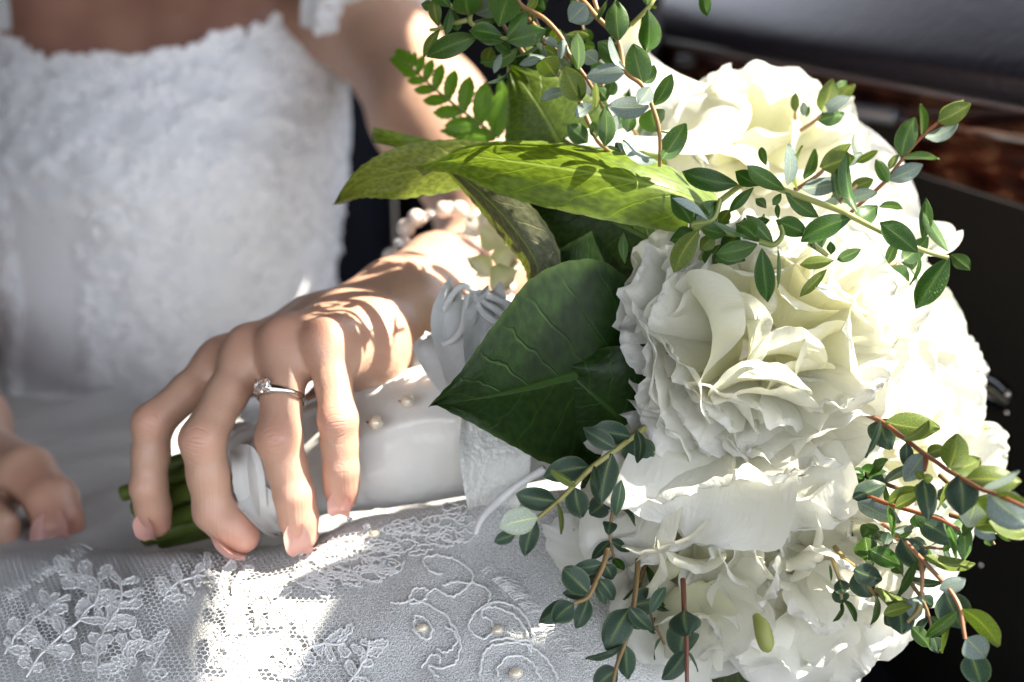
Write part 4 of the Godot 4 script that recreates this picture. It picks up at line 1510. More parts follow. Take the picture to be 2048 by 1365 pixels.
func build_handle() -> void:
	# green stems
	var stems_at := [W(318, 1008, 0.452), W(480, 960, 0.443), W(720, 893, 0.432)]
	var ax: Vector3 = ((stems_at[2] as Vector3) - stems_at[0]).normalized()
	var s1 := ax.cross(Vector3.UP).normalized()
	var s2 := s1.cross(ax)
	rng.seed = 4
	for ring in [[0.0, 1], [0.0075, 6], [0.0150, 12]]:
		for k in ring[1]:
			var a: float = TAU * k / ring[1] + ring[0] * 90.0
			var off := (s1 * cos(a) + s2 * sin(a)) * float(ring[0])
			var r := rng.randf_range(0.0030, 0.0044)
			var pts := []
			for p in stems_at:
				pts.append((p as Vector3) + off * (0.95 + 0.1 * pts.size()) + Vector3(rng.randf_range(-1, 1), rng.randf_range(-1, 1), rng.randf_range(-1, 1)) * 0.0012)
			pts[0] = (pts[0] as Vector3) - ax * rng.randf_range(-0.004, 0.006)
			obj("stem", tube(pts, [r, r * 0.96, r], 8, 9), mats.stem_green, bouquet)
	# satin wrap with gathers
	var path := [W(452, 968, 0.4445), W(560, 940, 0.4385), W(720, 896, 0.4325), W(860, 862, 0.428), W(990, 830, 0.425), W(1150, 785, 0.420), W(1300, 740, 0.415)]
	var rad := [0.0195, 0.0215, 0.0243, 0.0262, 0.0285, 0.031, 0.030]
	var v := PackedVector3Array()
	var uv := PackedVector2Array()
	var nu := 97
	var nv := 90
	for j in nv:
		var t := j / float(nv - 1)
		var p := spline(path, t)
		var tan := (spline(path, minf(1, t + 0.01)) - spline(path, maxf(0, t - 0.01))).normalized()
		var a1 := tan.cross(Vector3.UP).normalized()
		var a2 := a1.cross(tan)
		var r := curve1(rad, t)
		var gather := smoothstep(0.22, 0.0, t)
		for i in nu:
			var a := TAU * i / float(nu - 1)
			var q := r
			q += gather * 0.0022 * (sin(a * 13.0 + 3.0 * sin(t * 30.0)) + 1.2 * noise.get_noise_2d(cos(a) * 160.0 + t * 90.0, sin(a) * 160.0))
			q += 0.0016 * noise.get_noise_3d(cos(a) * 26.0, sin(a) * 26.0, t * 95.0)
			# overlap of the ribbon: a long fold along the front and the seams of the turns
			q += 0.0014 * exp(-pow((a - 0.55 + 0.25 * t + 0.06 * sin(t * 22.0)) / 0.10, 2.0)) * smoothstep(0.15, 0.4, t) + 0.0008 * exp(-pow((a - 1.15 - 0.3 * t) / 0.08, 2.0))
			q -= 0.0008 * smoothstep(0.012, 0.0, absf(t - 0.60)) + 0.0008 * smoothstep(0.012, 0.0, absf(t - 0.36 - 0.02 * sin(a)))
			v.append(p + (a1 * cos(a) + a2 * sin(a)) * q)
			uv.append(Vector2(i / float(nu - 1), t))
	obj("satin_wrap", grid_mesh(v, nu, nv, uv), mats.satin, bouquet)
	# gathered end between the fingers
	for q in [[[470, 900, 0.412], [492, 925, 0.404], [500, 975, 0.404], [520, 1040, 0.410], 5.0], [[515, 890, 0.412], [520, 930, 0.405], [530, 990, 0.406], [548, 1050, 0.412], 5.5], [[478, 985, 0.408], [500, 1000, 0.404], [530, 1030, 0.405], [560, 1062, 0.410], 6.0], [[535, 900, 0.412], [545, 950, 0.407], [552, 1000, 0.408], [566, 1050, 0.413], 4.0]]:
		laid("satin_fold", bouquet, q.slice(0, 4), [q[4] * 0.4, q[4], q[4] * 1.1, q[4] * 0.5], rng.randf_range(-25, 25), mats.satin_plain, {"nu": 9, "nv": 12, "cup": -0.7, "ruffle": 0.0015, "freq": 3.0, "seed": q[4]})
	# pearl-headed pins
	for q in [[816, 803, 0.398, 0.0026], [752, 846, 0.3985, 0.0026], [905, 786, 0.3975, 0.0020]]:
		var f := flower_part("pearl_pin", "")
		var c := W(q[0], q[1], q[2])
		obj("pearl_head", ball(c, q[3], 9), mats.pearl, f)
		obj("pin", tube([c + view * Vector3(-0.0024, 0, 0.0002), c + view * Vector3(-0.0034, 0.0002, -0.0006)], [0.0007, 0.0005], 2, 6), mats.silver, f)
	# lace handkerchief folded round the neck of the bouquet
	var hk := flower_part("lace_handkerchief", "ivory handkerchief with a lace edge folded round the stems")
	laid("fold", hk, [[925, 790, 0.402], [935, 720, 0.396], [940, 650, 0.396], [948, 585, 0.402]], [4, 10, 14, 9], 0, mats.lace_fill, {"nu": 15, "nv": 16, "cup": -0.5, "ruffle": 0.004, "freq": 1.4, "seed": 2.0})
	laid("fold", hk, [[960, 800, 0.398], [985, 730, 0.392], [1000, 670, 0.392], [1010, 612, 0.400]], [5, 11, 15, 11], 14, mats.lace_fill, {"nu": 15, "nv": 16, "cup": -0.4, "ruffle": 0.004, "freq": 1.4, "seed": 5.0})
	laid("fold", hk, [[905, 790, 0.405], [888, 730, 0.402], [880, 690, 0.404], [876, 655, 0.410]], [3, 7, 9, 6], -20, mats.lace_fill, {"nu": 13, "nv": 14, "cup": -0.5, "ruffle": 0.003, "freq": 1.4, "seed": 8.0})
	laid("fold", hk, [[985, 1010, 0.398], [990, 940, 0.392], [985, 860, 0.394], [960, 780, 0.399]], [9, 12, 12, 6], 0, mats.satin, {"nu": 13, "nv": 14, "cup": -0.35, "ruffle": 0.003, "freq": 2.0, "seed": 11.0})
	var s := Soup.new()
	for c in [[[868, 668, 0.4], [885, 625, 0.3955], [905, 590, 0.394], [925, 572, 0.394], [945, 580, 0.394], [975, 592, 0.393], [1010, 604, 0.391], [1040, 622, 0.392]],
		[[880, 690, 0.3935], [905, 680, 0.391], [925, 655, 0.389], [930, 620, 0.390], [935, 590, 0.393]],
		[[950, 590, 0.392], [962, 620, 0.3885], [985, 640, 0.387], [1020, 650, 0.388], [1045, 645, 0.391]],
		[[958, 600, 0.392], [985, 615, 0.390], [1010, 630, 0.389], [1035, 632, 0.391]], [[940, 720, 0.3905], [935, 690, 0.3885], [945, 650, 0.3885]]]:
		var pts := []
		for p in c:
			pts.append(W(p[0], p[1], p[2]))
		add_tube(s, pts, [0.0011, 0.0013, 0.0011], 30, 6)
	obj("lace_edge", soup_mesh(s), mats.lace_fill, hk)
	# a cord of braid lying from the wrap onto the lap
	obj("braid_cord", tube([W(1090, 938, 0.385), W(1040, 968, 0.388), W(1000, 1000, 0.389), W(965, 1035, 0.384), W(950, 1070, 0.381)], [0.0016, 0.0014, 0.0017, 0.0013, 0.001], 26, 6), mats.cord, bouquet)

func build_flowers() -> void:
	# the large open peony in the middle
	peony("large open cream peony in the sun at the middle of the bouquet", WB(1525, 695, 0.398), view * Vector3(0.0, 0.28, 1.0), [
		["core", 5, 0.005, 0.014, 0, 16, 0.026, 0.2],
		["core", 7, 0.009, 0.011, 12, 30, 0.032, 0.15],
		["mid", 9, 0.012, 0.008, 28, 44, 0.036, 0.15],
		["frill", 13, 0.013, 0.008, 36, 56, 0.037, 0.16],
		["mid", 12, 0.015, 0.006, 42, 58, 0.040, 0.12],
		["frill", 11, 0.018, 0.006, 48, 66, 0.040, 0.15, -0.8, 2.5],
		["mid", 11, 0.017, 0.003, 56, 72, 0.041, 0.12],
		["frill", 12, 0.023, 0.005, 62, 82, 0.036, 0.16, -0.9, 2.6],
		["guard", 10, 0.017, -0.001, 70, 88, 0.041, 0.12],
		["guard", 9, 0.017, -0.006, 86, 100, 0.041, 0.12]], 31, 0.20)
	# the shaded one below it
	var low := peony("large white peony in the shade below the open one, its outer petals hanging like a hood", WB(1462, 1085, 0.412), view * Vector3(0.0, -0.38, 1.0), [
		["core", 4, 0.006, 0.006, 10, 40, 0.028, 0.15],
		["mid", 9, 0.012, 0.006, 35, 62, 0.038, 0.16],
		["frill", 20, 0.016, 0.006, 40, 80, 0.042, 0.18],
		["frill", 14, 0.022, 0.006, 70, 95, 0.042, 0.16],
		["guard", 7, 0.018, -0.006, 78, 100, 0.046, 0.1, 0.6, 3.6]], 57)
	var white := {"nu": 19, "nv": 19, "jag": 0.0030, "dome": 0.70, "freq": 1.1, "c0": Color(0.80, 0.79, 0.66), "c1": Color(0.83, 0.83, 0.80)}
	var wp := func(extra: Dictionary) -> Dictionary:
		var o := white.duplicate()
		o.merge(extra, true)
		return o
	laid("petal", low, [[1440, 850, 0.396], [1430, 920, 0.376], [1410, 1000, 0.368], [1385, 1075, 0.370]], [12, 24, 27, 28, 27], 4, mats.petal, wp.call({"cup": -0.30, "ruffle": 0.0035, "seed": 1.0}))
	laid("petal", low, [[1500, 850, 0.398], [1545, 930, 0.380], [1570, 1000, 0.374], [1575, 1062, 0.378]], [12, 20, 23, 23, 22], -10, mats.petal, wp.call({"cup": -0.32, "ruffle": 0.0035, "seed": 2.0}))
	laid("petal", low, [[1400, 860, 0.396], [1350, 920, 0.377], [1325, 970, 0.369], [1330, 1004, 0.367]], [12, 20, 21, 20], 12, mats.petal, wp.call({"cup": -0.25, "ruffle": 0.003, "seed": 3.0}))
	laid("petal", low, [[1340, 900, 0.400], [1280, 990, 0.382], [1262, 1070, 0.376], [1275, 1132, 0.377]], [10, 16, 17, 16, 15], 18, mats.petal, wp.call({"cup": -0.30, "ruffle": 0.003, "seed": 4.0}))
	# its ruffled heart: two knots of small folded petals
	peony("", WB(1372, 1138, 0.388), view * Vector3(-0.15, -0.25, 1.0), [
		["core", 4, 0.003, 0.006, 5, 30, 0.019, 0.2], ["mid", 8, 0.006, 0.002, 22, 50, 0.025, 0.15], ["mid", 9, 0.009, -0.001, 45, 75, 0.024, 0.15], ["frill", 7, 0.010, -0.003, 70, 95, 0.025, 0.15]], 61, 0.0, low)
	peony("", WB(1580, 1118, 0.390), view * Vector3(0.2, -0.30, 1.0), [
		["frill", 6, 0.004, 0.006, 5, 40, 0.024, 0.2], ["mid", 8, 0.008, 0.002, 30, 60, 0.028, 0.15], ["frill", 14, 0.012, 0.0, 50, 90, 0.029, 0.18], ["mid", 9, 0.013, -0.003, 70, 98, 0.029, 0.15]], 67, 0.0, low)
	peony("", WB(1668, 1068, 0.396), view * Vector3(0.5, -0.1, 1.0), [
		["mid", 6, 0.005, 0.002, 15, 50, 0.022, 0.15], ["frill", 9, 0.009, 0.0, 50, 95, 0.024, 0.18]], 71, 0.0, low)
	# petals below and beside it
	var under := flower_part("peony", "white peony petals hanging at the bottom of the bouquet")
	laid("petal", under, [[1490, 1150, 0.399], [1500, 1220, 0.386], [1495, 1270, 0.382], [1478, 1310, 0.384]], [9, 15, 15, 14], 0, mats.petal, wp.call({"cup": 0.4, "ruffle": 0.003, "seed": 5.0}))
	laid("petal", under, [[1600, 1120, 0.406], [1590, 1220, 0.392], [1570, 1310, 0.388], [1540, 1390, 0.392]], [10, 21, 23, 22], -14, mats.petal, wp.call({"cup": 0.35, "ruffle": 0.004, "seed": 6.0}))
	laid("petal", under, [[1650, 1110, 0.410], [1675, 1190, 0.400], [1690, 1260, 0.397], [1680, 1335, 0.402]], [10, 19, 22, 21], 10, mats.petal, wp.call({"cup": 0.35, "ruffle": 0.003, "seed": 7.0}))
	laid("petal", under, [[1720, 1130, 0.416], [1745, 1190, 0.410], [1765, 1240, 0.409], [1760, 1292, 0.412]], [8, 13, 14, 13], 18, mats.petal, wp.call({"cup": 0.3, "ruffle": 0.003, "seed": 8.0}))
	laid("petal", under, [[1610, 1240, 0.406], [1640, 1310, 0.402], [1660, 1350, 0.402], [1670, 1400, 0.406]], [8, 15, 16, 15], 0, mats.petal, wp.call({"cup": 0.3, "ruffle": 0.004, "seed": 9.0}))
	laid("petal", under, [[1330, 1170, 0.406], [1325, 1260, 0.396], [1310, 1340, 0.392], [1290, 1430, 0.394]], [9, 17, 18, 12], 0, mats.petal, wp.call({"cup": -0.2, "ruffle": 0.003, "seed": 10.0}))
	laid("petal", under, [[1385, 1160, 0.408], [1395, 1220, 0.402], [1392, 1280, 0.400], [1380, 1330, 0.402]], [6, 9, 10, 5], 10, mats.petal, wp.call({"cup": 0.3, "ruffle": 0.002, "seed": 11.0}))
	laid("petal", under, [[1270, 980, 0.399], [1200, 1050, 0.390], [1150, 1080, 0.388], [1085, 1052, 0.390]], [8, 14, 13, 4], 0, mats.petal, wp.call({"cup": 0.3, "ruffle": 0.003, "seed": 12.0}))
	laid("petal", under, [[1280, 1050, 0.398], [1230, 1085, 0.392], [1180, 1105, 0.391], [1130, 1108, 0.394]], [6, 9, 8, 3], 0, mats.petal, wp.call({"cup": 0.4, "ruffle": 0.003, "seed": 13.0}))
	laid("petal", under, [[1290, 850, 0.398], [1240, 830, 0.390], [1205, 830, 0.388], [1180, 815, 0.391]], [6, 12, 13, 6], 20, mats.petal, wp.call({"cup": 0.35, "ruffle": 0.003, "seed": 14.0}))
	obj("green_sepal", tube([WB(1512, 1232, 0.362), WB(1525, 1258, 0.358), WB(1533, 1290, 0.357), WB(1540, 1300, 0.358)], [0.0012, 0.0028, 0.0026, 0.0008], 10, 8), mat("sepal", lin(0.24, 0.26, 0.06), 0.5), under)
	# the sunlit peony at the top
	peony("white peony at the top of the bouquet, bleached by the sun", WB(1500, 318, 0.472), view * Vector3(0.05, 0.45, 1.0), [
		["core", 6, 0.006, 0.010, 12, 36, 0.026, 0.15],
		["mid", 11, 0.010, 0.008, 38, 60, 0.030, 0.14],
		["frill", 12, 0.012, 0.006, 50, 80, 0.030, 0.16],
		["guard", 11, 0.012, -0.004, 70, 98, 0.030, 0.12]], 77, 0.15)
	# the one at the right edge
	peony("white peony at the right side of the bouquet, behind the red-stemmed sprig", WB(1712, 735, 0.468), view * Vector3(0.55, 0.12, 1.0), [
		["core", 5, 0.007, 0.008, 10, 36, 0.026, 0.15],
		["mid", 11, 0.012, 0.006, 40, 66, 0.035, 0.16],
		["frill", 14, 0.016, 0.004, 56, 90, 0.036, 0.16],
		["guard", 8, 0.016, -0.004, 80, 104, 0.036, 0.1]], 91)
	peony("small ruffled white peony at the lower right of the bouquet", WB(1755, 900, 0.440), view * Vector3(0.4, -0.1, 1.0), [
		["core", 4, 0.006, 0.006, 10, 36, 0.022, 0.15],
		["frill", 12, 0.012, 0.006, 40, 80, 0.030, 0.18],
		["guard", 7, 0.014, -0.004, 78, 100, 0.031, 0.1]], 95)
	# filling white flowers behind the trailing greens at the upper middle
	peony("pale peony half hidden behind the trailing greens", WB(1570, 470, 0.465), view * Vector3(0.1, 0.35, 1.0), [
		["mid", 10, 0.012, 0.004, 40, 70, 0.036, 0.15],
		["guard", 9, 0.018, -0.004, 70, 98, 0.044, 0.1]], 99)
	# calla lilies
	calla("calla lily with a curled green tip at the right of the bouquet", [WB(1800, 620, 0.46), WB(1800, 500, 0.440), WB(1795, 400, 0.432)], WB(1738, 266, 0.425), 0.020, 3.6)
	calla("wide calla lily at the right edge of the bouquet", [WB(1640, 640, 0.45), WB(1715, 540, 0.425), WB(1772, 472, 0.412)], WB(1880, 540, 0.398), 0.029, 0.6)
	calla("calla lily at the top of the bouquet, behind the eucalyptus", [WB(1320, 380, 0.465), WB(1310, 240, 0.445), WB(1305, 160, 0.438)], WB(1285, 45, 0.432), 0.036, 1.2)
	calla("small calla lily pointing right below the white peony", [WB(1820, 900, 0.44), WB(1890, 870, 0.43), WB(1930, 860, 0.426)], WB(1975, 860, 0.420), 0.020, 0.0)
	calla("calla lily hanging at the lower right of the bouquet", [WB(1760, 1010, 0.43), WB(1840, 1090, 0.412), WB(1880, 1140, 0.406)], WB(1905, 1225, 0.405), 0.030, -1.0)
	calla("calla lily deep in the bouquet beside the top peony", [WB(1390, 500, 0.45), WB(1370, 420, 0.44), WB(1368, 340, 0.436)], WB(1372, 290, 0.432), 0.022, 1.0)
	# little green-white flower by the bracelet
	var hy := flower_part("hydrangea_floret", "pale green and white florets beside the bracelet")
	var gw := {"nu": 9, "nv": 9, "cup": 0.25, "ruffle": 0.002, "c0": Color(0.52, 0.58, 0.28), "c1": Color(0.72, 0.74, 0.58)}
	for q in [[970, 500, 1000, 455, 9, 0.452], [975, 510, 950, 545, 9, 0.452], [985, 505, 1035, 520, 9, 0.45], [990, 530, 1020, 575, 9, 0.446], [960, 470, 935, 440, 8, 0.475], [965, 465, 990, 425, 8, 0.475]]:
		var lo := gw.duplicate()
		lo["seed"] = float(q[0])
		if q[5] > 0.47:
			lo["c0"] = Color(0.74, 0.74, 0.66)
			lo["c1"] = Color(0.80, 0.80, 0.76)
		laid("floret", hy, [[q[0], q[1], q[5]], [lerpf(q[0], q[2], 0.4), lerpf(q[1], q[3], 0.4), q[5] - 0.003], [lerpf(q[0], q[2], 0.75), lerpf(q[1], q[3], 0.75), q[5] - 0.003], [q[2], q[3], q[5]]], [2, q[4] * 0.6, q[4] * 0.7, 1], rng.randf_range(-20, 20), mats.petal, lo)

func calla(label: String, axis: Array, tip: Vector3, r: float, turn: float) -> void:
	# a funnel rolled round its axis; one side drawn out into the pointed tip, the lip rolled outwards
	var f := flower_part("calla_lily", label)
	var top: Vector3 = axis[axis.size() - 1]
	var dir := (top - (axis[axis.size() - 2] as Vector3)).normalized()
	var to_tip := tip - top
	var lat := (to_tip - dir * dir.dot(to_tip))
	if lat.length() < 0.004:
		lat = view * Vector3(0, 0, -0.01)
		lat = lat - dir * dir.dot(lat)
	lat = lat.normalized()
	var bi := dir.cross(lat)
	var v := PackedVector3Array()
	var col := PackedColorArray()
	var uv := PackedVector2Array()
	var nu := 41
	var nv := 22
	for j in nv:
		var t := j / float(nv - 1)
		for i in nu:
			var a := lerpf(-PI * 1.04, PI * 1.04, i / float(nu - 1))
			var near := pow(0.5 + 0.5 * cos(a), 2.2)
			var p := spline(axis, minf(1.0, t * (0.62 + 0.38 * (0.35 + 0.65 * near)) ))
			var rr := r * (0.16 + 0.30 * t + 0.62 * pow(t, 3.0))
			var flare := pow(t, 5.0)
			var spiral := 1.0 + 0.06 * a / PI
			var q := p + (lat * cos(a) + bi * sin(a)) * rr * spiral
			q = q.lerp(tip, near * near * near * pow(t, 4.0))
			q -= dir * flare * r * 0.30 * (1.0 - near)
			q += dir * 0.08 * r * sin(a * 3.0 + turn) * flare
			v.append(q)
			uv.append(Vector2(i / float(nu - 1), t))
			var c := Color(0.72, 0.75, 0.45).lerp(Color(0.83, 0.83, 0.78), smoothstep(0.0, 0.6, t))
			c = c.lerp(Color(0.55, 0.60, 0.12), pow(near, 14.0) * pow(t, 8.0) * 0.9)
			col.append(c)
	obj("spathe", grid_mesh(v, nu, nv, uv, col), mats.petal, f)
	if label == "":
		obj("spadix", tube([axis[0], axis[1], (axis[1] as Vector3).lerp(top, 0.8)], [r * 0.10, r * 0.13, r * 0.07], 10, 8), mat("spadix", lin(0.62, 0.48, 0.10), 0.7), f)

func build_big_leaves() -> void:
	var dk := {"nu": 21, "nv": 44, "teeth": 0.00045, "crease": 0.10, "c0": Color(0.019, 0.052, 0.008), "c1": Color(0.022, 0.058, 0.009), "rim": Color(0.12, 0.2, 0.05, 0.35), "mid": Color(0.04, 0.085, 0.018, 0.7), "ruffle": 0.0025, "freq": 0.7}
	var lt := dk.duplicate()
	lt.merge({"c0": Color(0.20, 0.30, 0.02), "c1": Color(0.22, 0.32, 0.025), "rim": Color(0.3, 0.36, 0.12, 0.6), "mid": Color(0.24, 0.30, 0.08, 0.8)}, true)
	var wp := func(base: Dictionary, extra: Dictionary) -> Dictionary:
		var o := base.duplicate()
		o.merge(extra, true)
		return o
	var f := flower_part("lemon_leaf", "large dark green leaf pointing left over the satin wrap")
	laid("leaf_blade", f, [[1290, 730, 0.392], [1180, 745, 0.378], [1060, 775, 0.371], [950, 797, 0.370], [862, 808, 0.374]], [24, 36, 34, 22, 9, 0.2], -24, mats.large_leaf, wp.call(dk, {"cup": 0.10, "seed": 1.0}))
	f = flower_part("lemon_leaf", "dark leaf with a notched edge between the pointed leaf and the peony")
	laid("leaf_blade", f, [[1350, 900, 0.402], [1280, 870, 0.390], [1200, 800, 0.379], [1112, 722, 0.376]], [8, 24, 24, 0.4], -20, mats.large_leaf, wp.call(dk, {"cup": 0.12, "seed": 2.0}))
	f = flower_part("lemon_leaf", "long sunlit green leaf arching left over the bouquet, dappled with leaf shadows")
	laid("leaf_blade", f, [[1440, 420, 0.395], [1330, 378, 0.385], [1180, 345, 0.382], [1030, 322, 0.388], [920, 312, 0.396], [835, 340, 0.402]], [9, 13, 13.5, 11.5, 6, 0.3], 34, mats.large_leaf, wp.call(lt, {"cup": 0.28, "seed": 3.0}))
	f = flower_part("lemon_leaf", "green leaf lying behind the long dappled leaf")
	laid("leaf_blade", f, [[1330, 310, 0.440], [1180, 290, 0.436], [1030, 290, 0.436], [900, 300, 0.440], [745, 278, 0.446]], [10, 20, 19, 8, 0.3], 74, mats.large_leaf, wp.call(lt, {"cup": 0.2, "seed": 4.0}))
	f = flower_part("lemon_leaf", "bright yellow-green leaf with the sun shining through, drooping at the far left")
	laid("leaf_blade", f, [[1000, 320, 0.428], [900, 332, 0.424], [800, 348, 0.424], [720, 370, 0.428], [675, 408, 0.436]], [6, 9.5, 9.5, 5, 0.3], 10, mats.large_leaf, wp.call(lt, {"cup": -0.25, "seed": 5.0, "c0": Color(0.26, 0.32, 0.05), "c1": Color(0.30, 0.34, 0.06)}))
	f = flower_part("lemon_leaf", "grey-green leaf curling downwards beside the bracelet")
	laid("leaf_blade", f, [[885, 325, 0.418], [960, 385, 0.408], [1030, 460, 0.402], [1075, 540, 0.402], [1060, 625, 0.408]], [2, 6.5, 8.5, 7.5, 3], 30, mats.large_leaf, wp.call(lt, {"cup": 0.5, "seed": 6.0, "c0": Color(0.17, 0.18, 0.10), "c1": Color(0.19, 0.20, 0.12)}))
	f = flower_part("lemon_leaf", "broad green leaf standing behind the fern, striped with shadow")
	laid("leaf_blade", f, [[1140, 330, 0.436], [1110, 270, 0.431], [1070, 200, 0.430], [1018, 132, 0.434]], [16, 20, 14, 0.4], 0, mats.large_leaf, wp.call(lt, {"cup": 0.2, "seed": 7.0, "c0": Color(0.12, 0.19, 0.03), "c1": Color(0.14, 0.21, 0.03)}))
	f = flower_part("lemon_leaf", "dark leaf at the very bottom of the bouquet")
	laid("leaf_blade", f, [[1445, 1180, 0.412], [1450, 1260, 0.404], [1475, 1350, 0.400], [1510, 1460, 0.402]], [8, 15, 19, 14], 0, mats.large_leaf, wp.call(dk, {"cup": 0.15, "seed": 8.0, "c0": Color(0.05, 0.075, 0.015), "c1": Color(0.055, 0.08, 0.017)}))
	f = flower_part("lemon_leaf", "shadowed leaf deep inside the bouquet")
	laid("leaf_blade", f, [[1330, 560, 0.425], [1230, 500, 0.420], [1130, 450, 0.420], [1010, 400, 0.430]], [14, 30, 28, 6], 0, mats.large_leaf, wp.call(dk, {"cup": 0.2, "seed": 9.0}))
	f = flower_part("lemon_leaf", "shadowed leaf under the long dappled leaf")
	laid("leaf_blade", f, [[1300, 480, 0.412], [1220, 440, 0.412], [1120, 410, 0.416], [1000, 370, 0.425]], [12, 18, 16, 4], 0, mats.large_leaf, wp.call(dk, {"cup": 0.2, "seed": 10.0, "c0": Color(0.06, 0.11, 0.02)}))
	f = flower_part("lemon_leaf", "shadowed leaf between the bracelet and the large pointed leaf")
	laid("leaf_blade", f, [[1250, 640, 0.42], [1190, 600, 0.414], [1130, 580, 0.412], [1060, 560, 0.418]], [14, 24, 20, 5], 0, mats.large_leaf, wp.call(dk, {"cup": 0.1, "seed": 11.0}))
	for q in [[[1700, 1010, 0.405], [1710, 1080, 0.40], [1720, 1150, 0.40], 16.0], [[1640, 950, 0.40], [1680, 1000, 0.398], [1720, 1060, 0.40], 14.0], [[1290, 900, 0.392], [1260, 1000, 0.39], [1240, 1100, 0.392], 18.0], [[1300, 1120, 0.40], [1270, 1180, 0.40], [1240, 1240, 0.40], 18.0], [[1290, 200, 0.47], [1220, 260, 0.465], [1190, 330, 0.46], 22.0], [[1400, 470, 0.42], [1340, 500, 0.415], [1260, 520, 0.415], 18.0], [[1120, 60, 0.47], [1080, 120, 0.47], [1060, 190, 0.47], 12.0]]:
		f = flower_part("lemon_leaf", "")
		laid("leaf_blade", f, q.slice(0, 3), [q[3] * 0.4, q[3], q[3] * 0.9, 0.5], rng.randf_range(-20, 20), mats.large_leaf, wp.call(dk, {"cup": 0.2, "seed": q[3], "nv": 24, "nu": 13}))
	# leatherleaf fern
	f = flower_part("fern_frond", "bright green fern frond against the bride's arm")
	var rachis := [W(1000, 276, 0.452), W(930, 226, 0.450), W(870, 178, 0.452), W(825, 138, 0.454), W(788, 112, 0.456)]
	obj("stem", tube(rachis, [0.0008, 0.0006, 0.0003], 20, 6), mat("fern_stem", lin(0.12, 0.17, 0.03), 0.5), f)
	for t in [0.03, 0.15, 0.27, 0.39, 0.50, 0.60, 0.69, 0.765, 0.83, 0.885, 0.93, 0.965]:
		var b := spline(rachis, t)
		var tan := (spline(rachis, t + 0.03) - spline(rachis, t - 0.03)).normalized()
		for sg in [1.0, -1.0]:
			var len_: float = lerpf(0.0205, 0.0035, pow(t, 0.8)) * (1.0 if sg > 0 else 0.85)
			var out: Vector3 = tan.cross(to_eye(b)).normalized() * sg
			var d: Vector3 = (out * 0.92 + tan * 0.42).normalized()
			if sg < 0:
				d = (out * 0.62 + tan * 0.75).normalized()
			var tip: Vector3 = b + d * len_
			var h: float = len_ * 0.185 + 0.0004
			var m := sheet([b, b.lerp(tip, 0.4) + to_eye(b) * 0.0008, b.lerp(tip, 0.75) + to_eye(b) * 0.0008, tip], [h * 0.5, h, h * 0.85, 0.0001], tan, {"nu": 7, "nv": 16, "teeth": 0.0006, "crease": 0.15, "c0": Color(0.16, 0.34, 0.02), "c1": Color(0.20, 0.40, 0.025)})
			obj("leaflet", m, mats.eucalyptus_leaf, f)
	for q in [[[1000, 262], [985, 225], [968, 165]], [[1030, 250], [1010, 210], [998, 150]], [[960, 255], [920, 262], [880, 262]]]:
		var c := []
		for z in 3:
			c.append([q[z][0], q[z][1], 0.466 + z * 0.001])
		laid("leaflet", f, c, [1.5, 3.4, 2.6, 0.2], 0, mats.eucalyptus_leaf, {"nu": 7, "nv": 16, "teeth": 0.0008, "crease": 0.15, "c0": Color(0.13, 0.28, 0.02), "c1": Color(0.16, 0.32, 0.02)})

# a side shoot with opposite leaves, growing thinner to its tip
func shoot(parent: Node3D, pts: Array, n: int, size: float, looks: Array, color: Color, r: RandomNumberGenerator) -> void:
	var p3 := []
	for p in pts:
		p3.append(WB(p[0], p[1], p[2]))
	obj("stem", tube(p3, [0.0009, 0.0007, 0.0004], 14, 6), mat("shoot" + str(color), color, 0.45), parent)
	for k in n:
		var t := (k + 0.6) / n
		var b := spline(p3, t)
		var tan := (spline(p3, minf(1.0, t + 0.03)) - spline(p3, maxf(0.0, t - 0.03))).normalized()
		var out := tan.cross(to_eye(b)).normalized().rotated(tan, k * PI * 0.5 + r.randf_range(-0.5, 0.5))
		for sg in [-1.0, 1.0]:
			if r.randf() < 0.12:
				continue
			var look: Array = leaf_looks[looks[r.randi() % looks.size()]]
			var ln := size * lerpf(1.1, 0.55, t) * r.randf_range(0.75, 1.2)
			var dir: Vector3 = (out * sg + tan * r.randf_range(0.35, 0.9) + Vector3(0, r.randf_range(-0.3, 0.1), 0)).normalized()
			var s0 := tan.cross(dir).cross(dir).normalized().rotated(dir, r.randf_range(-0.8, 0.8)).cross(dir).normalized()
			var nrm := dir.cross(s0)
			var sag := ln * r.randf_range(-0.12, 0.12)
			var h := ln * r.randf_range(0.24, 0.34)
			var jit := r.randf_range(0.8, 1.2)
			var hs := [0.08 * h, 0.8 * h, 1.02 * h, 0.94 * h, 0.66 * h, 0.08 * h]
			obj("leaf", sheet([b, b + dir * ln * 0.33 + nrm * sag, b + dir * ln * 0.68 + nrm * sag, b + dir * ln], hs, s0, {"nu": 9, "nv": 12, "cup": r.randf_range(-0.2, 0.2), "crease": r.randf_range(0.04, 0.16), "ruffle": h * 0.1, "seed": r.randf() * 40.0, "twist": r.randf_range(-0.4, 0.4),
				"c0": (look[1] as Color) * jit, "c1": (look[2] as Color) * jit, "rim": Color(look[3].r, look[3].g, look[3].b, 0.7), "mid": Color(look[3].r * 1.4, look[3].g * 1.4, look[3].b * 1.2, 0.8)}), mats[look[0]], parent)
